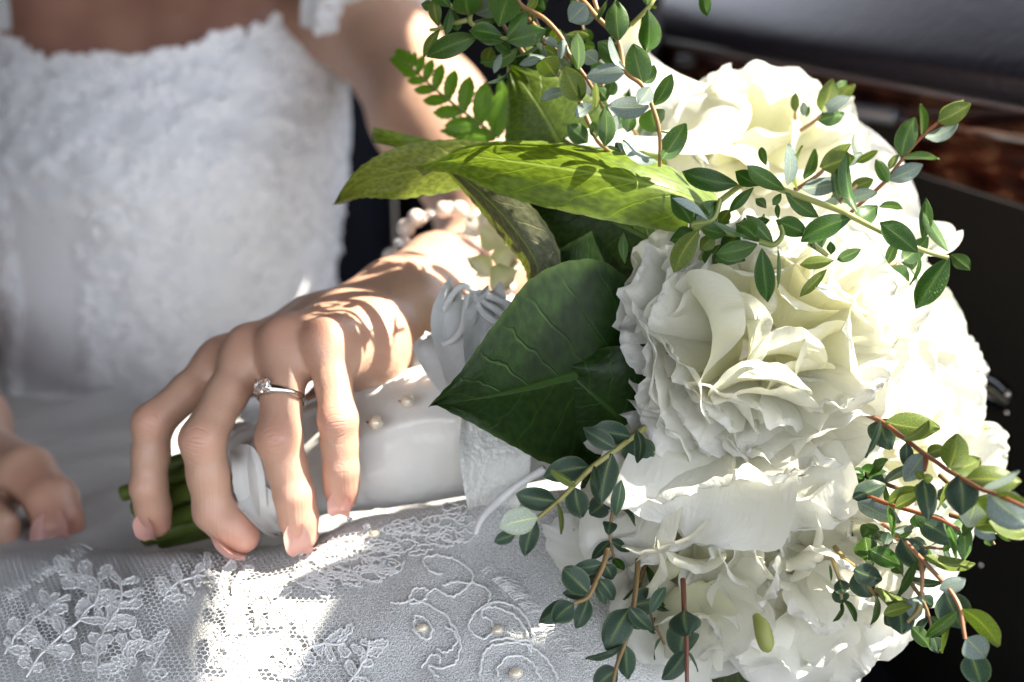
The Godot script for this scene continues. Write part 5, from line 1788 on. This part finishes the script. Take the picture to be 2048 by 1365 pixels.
func build_sprigs() -> void:
	var brown := Color(0.33, 0.19, 0.075)
	var red := Color(0.24, 0.08, 0.035)
	var yel := Color(0.36, 0.38, 0.12)
	var grn := Color(0.20, 0.25, 0.06)
	sprig("eucalyptus_sprig", "eucalyptus sprig on a brown stem trailing down beside the top peony", [
		[[1140, -20, .392], [1171, 7, .388], [1192, 32, .386], [1236, 81, .384], [1250, 141, .382], [1284, 170, .380], [1305, 213, .379], [1319, 263, .379], [1320, 333, .384]], [[1186, -25, .390], [1189, 0, .388], [1195, 20, .387]]], brown, 0.00085, .382, [
		["G", 1238, 81, 1233, 0, 47, 0], ["P", 1172, 8, 1138, 42, 45, 2], ["P", 1189, 35, 1145, 42, 24, 4], ["G", 1194, 42, 1214, 0, 10, 0], ["G", 1286, 168, 1266, 88, 46, -2], ["P", 1249, 139, 1219, 74, 16, -2], ["G", 1238, 128, 1196, 84, 38, 4],
		["P", 1249, 146, 1173, 155, 34, -3], ["P", 1298, 213, 1215, 213, 36, -3], ["P", 1300, 173, 1275, 208, 28, -5], ["G", 1308, 211, 1344, 148, 27, -3], ["G", 1291, 167, 1308, 130, 22, 3], ["G", 1303, 219, 1316, 262, 46, 3], ["G", 1324, 319, 1372, 247, 36, -2], ["P", 1315, 323, 1245, 281, 22, -2], ["G", 1319, 264, 1291, 264, 4, -2], ["G", 1319, 264, 1344, 266, 4, -2]], 101)
	sprig("eucalyptus_sprig", "eucalyptus sprig with round leaves left of the brown-stemmed sprig", [
		[[1030, -10, .402], [1045, 13, .400], [1088, 37, .398], [1123, 75, .396], [1140, 111, .395], [1177, 163, .396], [1215, 230, .40]], [[1057, 38, .403], [1077, 61, .400], [1089, 86, .398], [1114, 101, .396], [1139, 120, .395]], [[1160, 203, .394], [1192, 275, .390], [1210, 295, .390], [1231, 312, .394]]], brown, 0.0008, .394, [
		["Y", 1112, 153, 1086, 118, 46, -3], ["Y", 1162, 203, 1128, 133, 46, -6], ["G", 1157, 139, 1153, 64, 24, -2], ["G", 1155, 140, 1143, 102, 7, -4], ["P", 1122, 118, 1128, 77, 18, -2], ["Y", 1115, 113, 1085, 95, 22, 0], ["P", 1115, 93, 1089, 76, 16, 0], ["P", 1092, 116, 1070, 79, 9, -1], ["P", 1080, 117, 1038, 130, 16, 0], ["B", 1080, 91, 1030, 114, 9, 0],
		["G", 1190, 95, 1167, 92, 20, 4], ["P", 1195, 125, 1165, 105, 32, 6], ["P", 1133, 186, 1082, 200, 16, -1], ["Y", 1192, 216, 1191, 162, 13, -2], ["G", 1215, 200, 1195, 172, 22, 2], ["G", 1215, 190, 1225, 160, 26, 4], ["P", 1184, 207, 1152, 233, 20, -4], ["G", 1210, 293, 1210, 214, 32, -6], ["G", 1192, 275, 1184, 244, 22, -5], ["P", 1224, 270, 1235, 228, 20, 0], ["G", 1175, 285, 1135, 250, 36, -1], ["P", 1210, 296, 1161, 298, 16, -2], ["G", 1210, 293, 1243, 312, 16, -1], ["D", 1255, 265, 1265, 225, 24, 5], ["D", 1240, 250, 1245, 215, 10, 4], ["B", 1250, 310, 1232, 285, 18, 3], ["G", 1160, 200, 1155, 170, 8, -8], ["G", 1163, 200, 1166, 168, 8, -8]], 103)
	sprig("ruscus_sprig", "glossy dark green ruscus sprig at the upper left of the bouquet", [
		[[960, -20, .40], [940, 33, .398], [950, 52, .396], [1000, 74, .394], [1040, 80, .40]], [[935, 40, .398], [905, 48, .400], [880, 58, .402], [860, 60, .404]], [[930, 20, .402], [903, 13, .402], [880, -20, .404]]], yel, 0.0008, .394, [
		["D", 956, 73, 853, 114, 40, -4], ["D", 1005, 72, 937, 61, 32, -8], ["D", 1013, 76, 1056, 22, 26, -4], ["D", 1013, 82, 1093, 59, 34, -2], ["D", 1008, 83, 956, 79, 20, -3], ["D", 985, 80, 1020, 106, 24, 2], ["Y", 880, 58, 847, 117, 18, 4], ["Y", 877, 54, 866, -5, 24, 4], ["D", 901, 16, 889, 70, 18, 0], ["D", 940, 31, 931, -22, 46, -2], ["Y", 944, 29, 964, -12, 20, 0], ["G", 998, 53, 1020, -12, 60, -6], ["P", 951, 28, 992, 4, 40, 4], ["Y", 983, 94, 970, 133, 26, 6], ["P", 1003, 107, 988, 147, 13, 4], ["B", 1023, 138, 969, 166, 8, 4], ["D", 900, 14, 862, -20, 30, 3], ["D", 900, 20, 915, 62, 20, 6], ["G", 1030, 5, 1000, -25, 30, 2], ["Y", 1050, 25, 1075, -8, 16, 6], ["G", 870, 10, 842, 8, 18, 6], ["D", 1090, 20, 1060, -10, 30, 6], ["Y", 1060, 110, 1045, 80, 20, 10], ["Y", 1130, 70, 1180, 72, 14, 10], ["Y", 1100, 90, 1120, 60, 26, 10]], 107)
	sprig("ruscus_sprig", "ruscus leaves hanging in front of the car door at the top", [
		[[1262, 50, .40], [1296, 16, .396], [1312, -6, .396], [1340, -25, .40]], [[1440, -30, .39], [1410, -20, .39]]], yel, 0.0008, .396, [
		["D", 1296, 19, 1294, 106, 40, -3], ["D", 1408, -30, 1415, 33, 20, -6], ["Y", 1300, 14, 1314, 16, 6, 0], ["G", 1296, 14, 1290, -12, 14, 0]], 109)
	sprig("eucalyptus_sprig", "small yellow-green eucalyptus tip above the right of the top peony", [
		[[1600, 262, .43], [1628, 244, .428], [1642, 230, .427]], [[1591, 240, .44], [1591, 222, .44]]], brown, 0.0007, .428, [
		["Y", 1644, 224, 1665, 157, 38, -2], ["P", 1648, 226, 1701, 193, 26, -1], ["Y", 1655, 222, 1711, 169, 26, 2], ["G", 1675, 190, 1693, 161, 20, 3], ["G", 1636, 242, 1689, 227, 32, 0], ["Y", 1591, 224, 1591, 185, 15, 8], ["P", 1609, 232, 1607, 204, 15, 6], ["G", 1612, 236, 1618, 212, 6, 6]], 111)
	sprig("eucalyptus_sprig", "red-stemmed eucalyptus tip reaching up towards the wooden door trim", [
		[[1690, 440, .405], [1703, 425, .404], [1740, 392, .402], [1773, 361, .400], [1806, 318, .398], [1843, 275, .396], [1876, 246, .394]]], red, 0.0007, .398, [
		["G", 1804, 312, 1831, 235, 36, -2], ["G", 1845, 273, 1841, 208, 14, -3], ["P", 1851, 275, 1917, 246, 22, -2], ["Y", 1876, 244, 1942, 207, 32, -5], ["Y", 1880, 232, 1928, 199, 20, -2], ["G", 1808, 314, 1879, 318, 18, -2], ["P", 1779, 361, 1846, 330, 34, 0], ["G", 1777, 365, 1752, 319, 22, -3], ["Y", 1779, 339, 1797, 310, 13, 0], ["P", 1700, 400, 1755, 384, 20, 3], ["G", 1757, 415, 1806, 418, 12, 0]], 113)
	sprig("eucalyptus_sprig", "mixed small eucalyptus leaves in front of the top peony", [
		[[1590, 380, .404], [1603, 373, .402], [1640, 347, .400], [1650, 335, .400]], [[1679, 405, .40], [1700, 385, .398], [1715, 370, .398]]], Color(0.20, 0.11, 0.07), 0.0008, .399, [
		["Y", 1640, 335, 1701, 287, 28, -2], ["Y", 1644, 337, 1710, 314, 36, -5], ["P", 1575, 371, 1577, 287, 27, -4], ["Y", 1595, 378, 1605, 291, 14, -2], ["G", 1609, 359, 1631, 298, 20, 0], ["P", 1604, 378, 1687, 361, 30, -2], ["B", 1679, 402, 1671, 328, 11, -6], ["Y", 1701, 380, 1747, 359, 24, 2], ["P", 1683, 404, 1755, 384, 22, -1], ["W", 1722, 320, 1710, 268, 15, 6], ["Y", 1712, 324, 1756, 301, 16, 2], ["P", 1690, 330, 1725, 305, 18, 3], ["P", 1640, 410, 1690, 390, 16, 4], ["Y", 1700, 392, 1660, 400, 20, 6], ["G", 1720, 390, 1712, 360, 26, 0]], 117)
	sprig("ruscus_sprig", "long pale-stemmed ruscus sprig trailing to the right across the bouquet", [
		[[1519, 363, .378], [1570, 382, .370], [1674, 419, .362], [1705, 434, .360], [1779, 472, .356], [1843, 500, .353], [1897, 516, .352]], [[1440, 402, .392], [1483, 371, .386], [1519, 363, .378]], [[1619, 486, .366], [1640, 500, .364], [1656, 512, .363]]], yel, 0.00095, .366, [
		["D", 1476, 369, 1364, 343, 38, 14], ["D", 1519, 371, 1471, 343, 28, 8], ["G", 1570, 380, 1494, 331, 34, 0], ["D", 1533, 331, 1523, 294, 14, 16], ["W", 1503, 326, 1450, 287, 9, 20], ["W", 1418, 329, 1383, 296, 7, 24], ["D", 1508, 375, 1457, 426, 22, 6], ["G", 1571, 385, 1638, 435, 32, 2], ["D", 1533, 417, 1511, 398, 17, 8], ["D", 1563, 387, 1545, 410, 14, 4], ["D", 1557, 438, 1556, 408, 9, 6], ["D", 1716, 427, 1695, 304, 26, -5],
		["D", 1705, 435, 1602, 483, 42, -6], ["D", 1714, 437, 1756, 411, 38, -6], ["D", 1836, 505, 1759, 445, 42, -14], ["D", 1846, 484, 1853, 395, 21, -12], ["G", 1899, 505, 1846, 423, 17, -14], ["D", 1899, 514, 1832, 618, 42, -14], ["G", 1902, 509, 1941, 541, 28, -14], ["D", 1839, 505, 1820, 571, 10, -14], ["Y", 1669, 521, 1600, 530, 24, -6], ["Y", 1654, 539, 1600, 594, 22, -4], ["G", 1723, 498, 1674, 521, 24, -4], ["D", 1661, 483, 1662, 510, 16, 0], ["D", 1655, 475, 1625, 494, 26, 2], ["D", 1617, 470, 1556, 443, 34, -4]], 119)
	sprig("ruscus_sprig", "cluster of glossy ruscus leaves above the open peony", [
		[[1470, 470, .372], [1404, 455, .362], [1385, 449, .360], [1425, 440, .360], [1440, 400, .366]], [[1519, 484, .358], [1547, 490, .357], [1565, 470, .357], [1556, 440, .359]], [[1440, 402, .372], [1420, 480, .374], [1400, 520, .378]]], grn, 0.0009, .360, [
		["P", 1418, 442, 1343, 396, 14, -4, -6], ["D", 1385, 449, 1341, 389, 40, 0], ["D", 1396, 452, 1443, 401, 42, 4], ["Y", 1399, 459, 1348, 546, 40, -4], ["D", 1404, 456, 1454, 470, 34, 0], ["G", 1425, 442, 1501, 477, 12, -6], ["D", 1519, 484, 1475, 449, 36, 0], ["D", 1515, 489, 1432, 509, 35, -5], ["D", 1524, 497, 1536, 605, 34, -8], ["G", 1547, 489, 1492, 431, 24, -2], ["G", 1556, 494, 1556, 576, 10, -4], ["D", 1440, 490, 1410, 530, 30, 10], ["D", 1450, 500, 1490, 520, 30, 10], ["Y", 1430, 470, 1400, 500, 30, 12], ["D", 1400, 470, 1340, 480, 40, 12], ["D", 1480, 470, 1440, 500, 40, 10], ["D", 1500, 450, 1540, 440, 20, 12], ["Y", 1460, 420, 1440, 450, 22, 6], ["D", 1250, 528, 1247, 465, 16, 20], ["D", 1500, 500, 1430, 520, 26, 8], ["D", 1420, 430, 1390, 420, 26, 10]], 121)
	sprig("eucalyptus_sprig", "small eucalyptus sprig behind the trailing ruscus at the right", [
		[[1755, 533, .388], [1778, 532, .386], [1806, 522, .388]]], brown, 0.0008, .386, [
		["G", 1778, 537, 1838, 573, 36, -3], ["G", 1774, 530, 1795, 483, 16, -2], ["G", 1804, 523, 1857, 474, 32, 2], ["G", 1770, 535, 1756, 515, 18, 2], ["D", 1800, 530, 1835, 520, 30, 4]], 123)
	sprig("eucalyptus_sprig", "dark eucalyptus sprig at the lower left with an end leaf painted pale as if sunlit", [
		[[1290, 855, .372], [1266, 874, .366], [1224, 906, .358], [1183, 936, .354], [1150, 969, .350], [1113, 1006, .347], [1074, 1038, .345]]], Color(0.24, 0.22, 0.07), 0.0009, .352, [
		["B", 1262, 873, 1183, 857, 38, 10], ["B", 1232, 897, 1166, 857, 32, 4], ["B", 1224, 908, 1203, 1010, 44, 4], ["B", 1178, 934, 1087, 954, 42, 2], ["B", 1187, 932, 1197, 990, 17, -2], ["Y", 1153, 973, 1102, 941, 15, -4], ["B", 1113, 1003, 1032, 989, 43, -5], ["B", 1150, 976, 1164, 1036, 44, 0], ["Y", 1115, 1006, 1122, 1070, 8, -6], ["W", 1075, 1036, 999, 1056, 43, -9, -2], ["B", 1072, 1040, 1050, 1112, 36, -4], ["B", 1030, 1070, 988, 1085, 22, -3], ["B", 1273, 860, 1275, 927, 21, 8], ["B", 1268, 878, 1285, 936, 60, 16], ["B", 1210, 1005, 1180, 1030, 36, 14], ["B", 1243, 961, 1231, 1033, 21, 10], ["B", 1215, 1000, 1222, 1018, 18, 14]], 131)  # the W end leaf has sunlight painted into its colour
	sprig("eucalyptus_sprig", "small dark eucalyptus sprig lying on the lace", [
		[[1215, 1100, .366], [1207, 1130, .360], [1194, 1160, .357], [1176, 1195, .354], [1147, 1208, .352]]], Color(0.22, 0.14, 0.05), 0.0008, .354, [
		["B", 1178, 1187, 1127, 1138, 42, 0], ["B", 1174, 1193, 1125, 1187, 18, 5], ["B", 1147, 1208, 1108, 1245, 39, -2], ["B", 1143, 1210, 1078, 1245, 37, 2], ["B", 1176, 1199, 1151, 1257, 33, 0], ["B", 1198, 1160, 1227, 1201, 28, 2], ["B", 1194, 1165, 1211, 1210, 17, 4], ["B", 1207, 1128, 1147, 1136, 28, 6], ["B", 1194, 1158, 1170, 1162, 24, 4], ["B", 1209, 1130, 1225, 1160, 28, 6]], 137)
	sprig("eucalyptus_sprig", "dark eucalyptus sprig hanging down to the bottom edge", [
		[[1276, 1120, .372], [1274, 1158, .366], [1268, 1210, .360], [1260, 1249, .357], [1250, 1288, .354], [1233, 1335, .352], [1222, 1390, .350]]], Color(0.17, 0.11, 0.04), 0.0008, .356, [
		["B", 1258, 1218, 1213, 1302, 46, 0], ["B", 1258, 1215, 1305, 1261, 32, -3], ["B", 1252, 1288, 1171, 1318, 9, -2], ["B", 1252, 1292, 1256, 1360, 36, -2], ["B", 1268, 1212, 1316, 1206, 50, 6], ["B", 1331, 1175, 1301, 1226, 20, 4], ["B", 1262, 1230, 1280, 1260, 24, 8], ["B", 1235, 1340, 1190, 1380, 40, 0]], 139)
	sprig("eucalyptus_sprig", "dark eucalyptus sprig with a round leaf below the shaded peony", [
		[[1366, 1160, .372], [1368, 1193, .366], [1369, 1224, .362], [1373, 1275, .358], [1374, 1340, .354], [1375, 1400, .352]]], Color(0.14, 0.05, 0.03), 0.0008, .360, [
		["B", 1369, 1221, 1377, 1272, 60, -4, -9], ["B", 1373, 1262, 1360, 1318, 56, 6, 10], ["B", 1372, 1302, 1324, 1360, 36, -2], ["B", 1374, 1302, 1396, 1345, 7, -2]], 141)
	sprig("eucalyptus_sprig", "long red-stemmed eucalyptus sprig sweeping out to the right edge", [
		[[1715, 818, .396], [1738, 832, .376], [1767, 846, .361], [1805, 874, .354], [1841, 902, .347], [1877, 927, .340], [1899, 943, .336], [1931, 961, .328], [1967, 981, .320], [1998, 991, .314], [2060, 1020, .306]], [[1852, 908, .346], [1853, 925, .344], [1850, 942, .342]]], red, 0.00072, .350, [
		["Y", 1771, 844, 1881, 856, 47, 8], ["Y", 1803, 880, 1859, 842, 14, 0], ["B", 1763, 842, 1732, 917, 13, 6], ["B", 1760, 840, 1783, 900, 46, 14], ["B", 1813, 886, 1815, 937, 26, 2], ["P", 1849, 907, 1809, 963, 34, -4], ["Y", 1899, 937, 1915, 868, 50, -14], ["Y", 1903, 939, 1962, 919, 38, -14], ["Y", 1855, 909, 1891, 896, 24, -2], ["Y", 1931, 959, 2044, 963, 46, -22], ["P", 1963, 983, 2040, 943, 17, -30], ["B", 1919, 951, 1925, 1031, 52, -20], ["P", 1979, 989, 2062, 1051, 62, -34], ["Y", 1995, 985, 2052, 1007, 20, -38], ["W", 1951, 1007, 1935, 1055, 46, -16], ["Y", 1949, 995, 1967, 1039, 42, -12], ["Y", 1951, 1053, 2032, 1065, 28, -18], ["Y", 1979, 1043, 2062, 1070, 26, -20], ["P", 1951, 1053, 1992, 1079, 26, -16], ["Y", 1847, 959, 1834, 943, 16, -8], ["Y", 1847, 959, 1867, 957, 16, -8], ["B", 1847, 960, 1857, 1041, 36, -8], ["G", 1846, 965, 1838, 1000, 28, -4]], 151)
	sprig("eucalyptus_sprig", "eucalyptus sprig between the shaded peony and the hanging calla lily", [
		[[1670, 975, .380], [1692, 983, .374], [1740, 995, .366], [1777, 1009, .360], [1831, 1025, .352], [1883, 1041, .346], [1920, 1060, .343]]], red, 0.00072, .362, [
		["B", 1706, 997, 1772, 969, 37, 4], ["P", 1716, 1005, 1802, 1045, 36, 2], ["Y", 1777, 1007, 1831, 975, 23, -4], ["D", 1777, 1011, 1787, 1076, 13, -6], ["Y", 1791, 1015, 1839, 989, 21, -8], ["B", 1740, 1000, 1765, 950, 26, 12], ["D", 1690, 985, 1675, 1010, 26, 10], ["D", 1730, 960, 1700, 945, 30, 14], ["G", 1830, 1030, 1845, 1055, 28, -8], ["D", 1720, 940, 1762, 950, 26, 16]], 153)
	sprig("eucalyptus_sprig", "eucalyptus sprig hanging to the lower right with a round end leaf", [
		[[1745, 1030, .380], [1767, 1048, .372], [1805, 1078, .362], [1839, 1114, .354], [1885, 1163, .346], [1907, 1191, .342], [1921, 1219, .339], [1927, 1255, .337], [1931, 1279, .336]], [[1841, 1118, .354], [1845, 1150, .351], [1844, 1190, .350]]], Color(0.34, 0.17, 0.09), 0.00072, .350, [
		["B", 1839, 1042, 1917, 1090, 48, 4], ["D", 1887, 1040, 1913, 1120, 14, -2], ["Y", 1845, 1114, 1951, 1128, 23, 0], ["B", 1803, 1078, 1847, 1144, 48, 10], ["D", 1837, 1118, 1799, 1193, 11, 0], ["P", 1879, 1179, 1932, 1158, 26, -6], ["B", 1891, 1183, 1923, 1257, 58, 0], ["Y", 1925, 1219, 1999, 1293, 32, -12], ["D", 1915, 1223, 1851, 1275, 21, -8], ["P", 1933, 1277, 1971, 1317, 52, -14], ["B", 1940, 1305, 1962, 1370, 46, -8], ["Y", 1899, 1249, 1883, 1307, 9, -6], ["P", 1789, 1064, 1831, 1048, 13, 8], ["G", 1797, 1076, 1825, 1062, 9, 6], ["B", 1778, 1064, 1770, 1090, 20, 14]], 157)
	sprig("eucalyptus_sprig", "dark eucalyptus sprig hanging beside the lower petals", [
		[[1670, 1095, .376], [1688, 1118, .370], [1716, 1140, .366], [1740, 1177, .362], [1755, 1195, .360]], [[1752, 1178, .361], [1775, 1205, .358], [1795, 1225, .356]], [[1845, 1185, .352], [1838, 1220, .352], [1815, 1245, .353]]], Color(0.25, 0.19, 0.07), 0.0008, .362, [
		["B", 1708, 1140, 1765, 1160, 40, -2], ["B", 1712, 1144, 1744, 1195, 42, 4], ["Y", 1756, 1177, 1827, 1205, 22, -4], ["D", 1752, 1187, 1742, 1251, 13, -4], ["D", 1740, 1100, 1801, 1132, 38, 4], ["D", 1730, 1075, 1735, 1125, 42, 10], ["Y", 1767, 1229, 1825, 1213, 22, -8], ["B", 1800, 1210, 1805, 1270, 46, -4], ["G", 1823, 1255, 1861, 1295, 28, -6], ["P", 1830, 1195, 1832, 1240, 32, -9], ["P", 1842, 1192, 1838, 1204, 20, -12], ["D", 1745, 1050, 1725, 1075, 30, 12], ["D", 1760, 1060, 1730, 1050, 14, 10], ["B", 1790, 1232, 1770, 1250, 30, -4]], 159)
	sprig("eucalyptus_sprig", "tiny eucalyptus shoot in front of the lower petals", [
		[[1664, 1115, .372], [1670, 1134, .368], [1680, 1164, .364], [1684, 1200, .362]]], Color(0.25, 0.18, 0.07), 0.0006, .363, [
		["B", 1680, 1160, 1690, 1187, 29, -2, -5], ["B", 1682, 1178, 1684, 1208, 27, 2], ["D", 1684, 1199, 1666, 1244, 7, 0], ["D", 1685, 1199, 1712, 1244, 9, 0], ["G", 1684, 1199, 1687, 1230, 5, 0], ["D", 1660, 1130, 1662, 1165, 6, 2]], 163)

	var r := RandomNumberGenerator.new()
	r.seed = 200
	var tan_ := Color(0.20, 0.12, 0.05)
	var f := flower_part("eucalyptus_sprig", "dense eucalyptus filling the lower right of the bouquet")
	shoot(f, [[1700, 1000, .392], [1760, 1060, .384], [1830, 1090, .378], [1900, 1100, .374]], 6, 0.0125, ["B", "G", "P"], tan_, r)
	shoot(f, [[1690, 930, .388], [1750, 960, .380], [1820, 985, .372], [1890, 1000, .366]], 6, 0.0120, ["B", "G", "D"], tan_, r)
	shoot(f, [[1740, 1080, .388], [1800, 1140, .380], [1850, 1210, .374], [1870, 1290, .372]], 6, 0.0120, ["B", "B", "G"], tan_, r)
	shoot(f, [[1880, 950, .362], [1940, 1010, .352], [1990, 1090, .346]], 4, 0.0115, ["Y", "G", "P"], tan_, r)
	shoot(f, [[1900, 1030, .364], [1970, 1050, .356], [2040, 1050, .350]], 4, 0.0125, ["Y", "G", "P"], tan_, r)
	f = flower_part("eucalyptus_sprig", "dense eucalyptus filling the top of the bouquet, behind the round-leaved sprig")
	shoot(f, [[1180, 330, 0.453], [1150, 240, 0.448], [1120, 150, 0.446], [1080, 60, 0.446], [1050, -20, 0.448]], 8, 0.0125, ["G", "Y", "P", "D"], tan_, r)
	shoot(f, [[1250, 330, 0.446], [1220, 240, 0.442], [1200, 150, 0.442], [1170, 70, 0.443], [1150, -20, 0.446]], 8, 0.0125, ["G", "G", "P", "D"], tan_, r)
	shoot(f, [[1290, 300, 0.440], [1260, 250, 0.438], [1225, 215, 0.438], [1180, 190, 0.438]], 5, 0.0105, ["G", "P", "D"], tan_, r)
	shoot(f, [[1050, 110, .405], [1010, 55, .402], [970, 0, .402], [940, -40, .402]], 6, 0.0125, ["D", "G", "Y"], tan_, r)
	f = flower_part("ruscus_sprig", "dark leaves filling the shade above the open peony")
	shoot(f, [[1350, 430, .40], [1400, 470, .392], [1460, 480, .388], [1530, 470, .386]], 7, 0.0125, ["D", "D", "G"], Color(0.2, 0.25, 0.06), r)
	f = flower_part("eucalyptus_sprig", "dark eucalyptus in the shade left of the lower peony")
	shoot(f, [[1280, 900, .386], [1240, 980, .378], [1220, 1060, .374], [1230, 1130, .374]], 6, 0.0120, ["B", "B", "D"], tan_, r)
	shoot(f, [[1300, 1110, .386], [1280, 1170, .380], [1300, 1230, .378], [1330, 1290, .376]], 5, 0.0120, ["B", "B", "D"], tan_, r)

func _ready() -> void:
	set_up()
	make_materials()
	build_car()
	build_bride()
	build_jewels()
	build_bouquet()
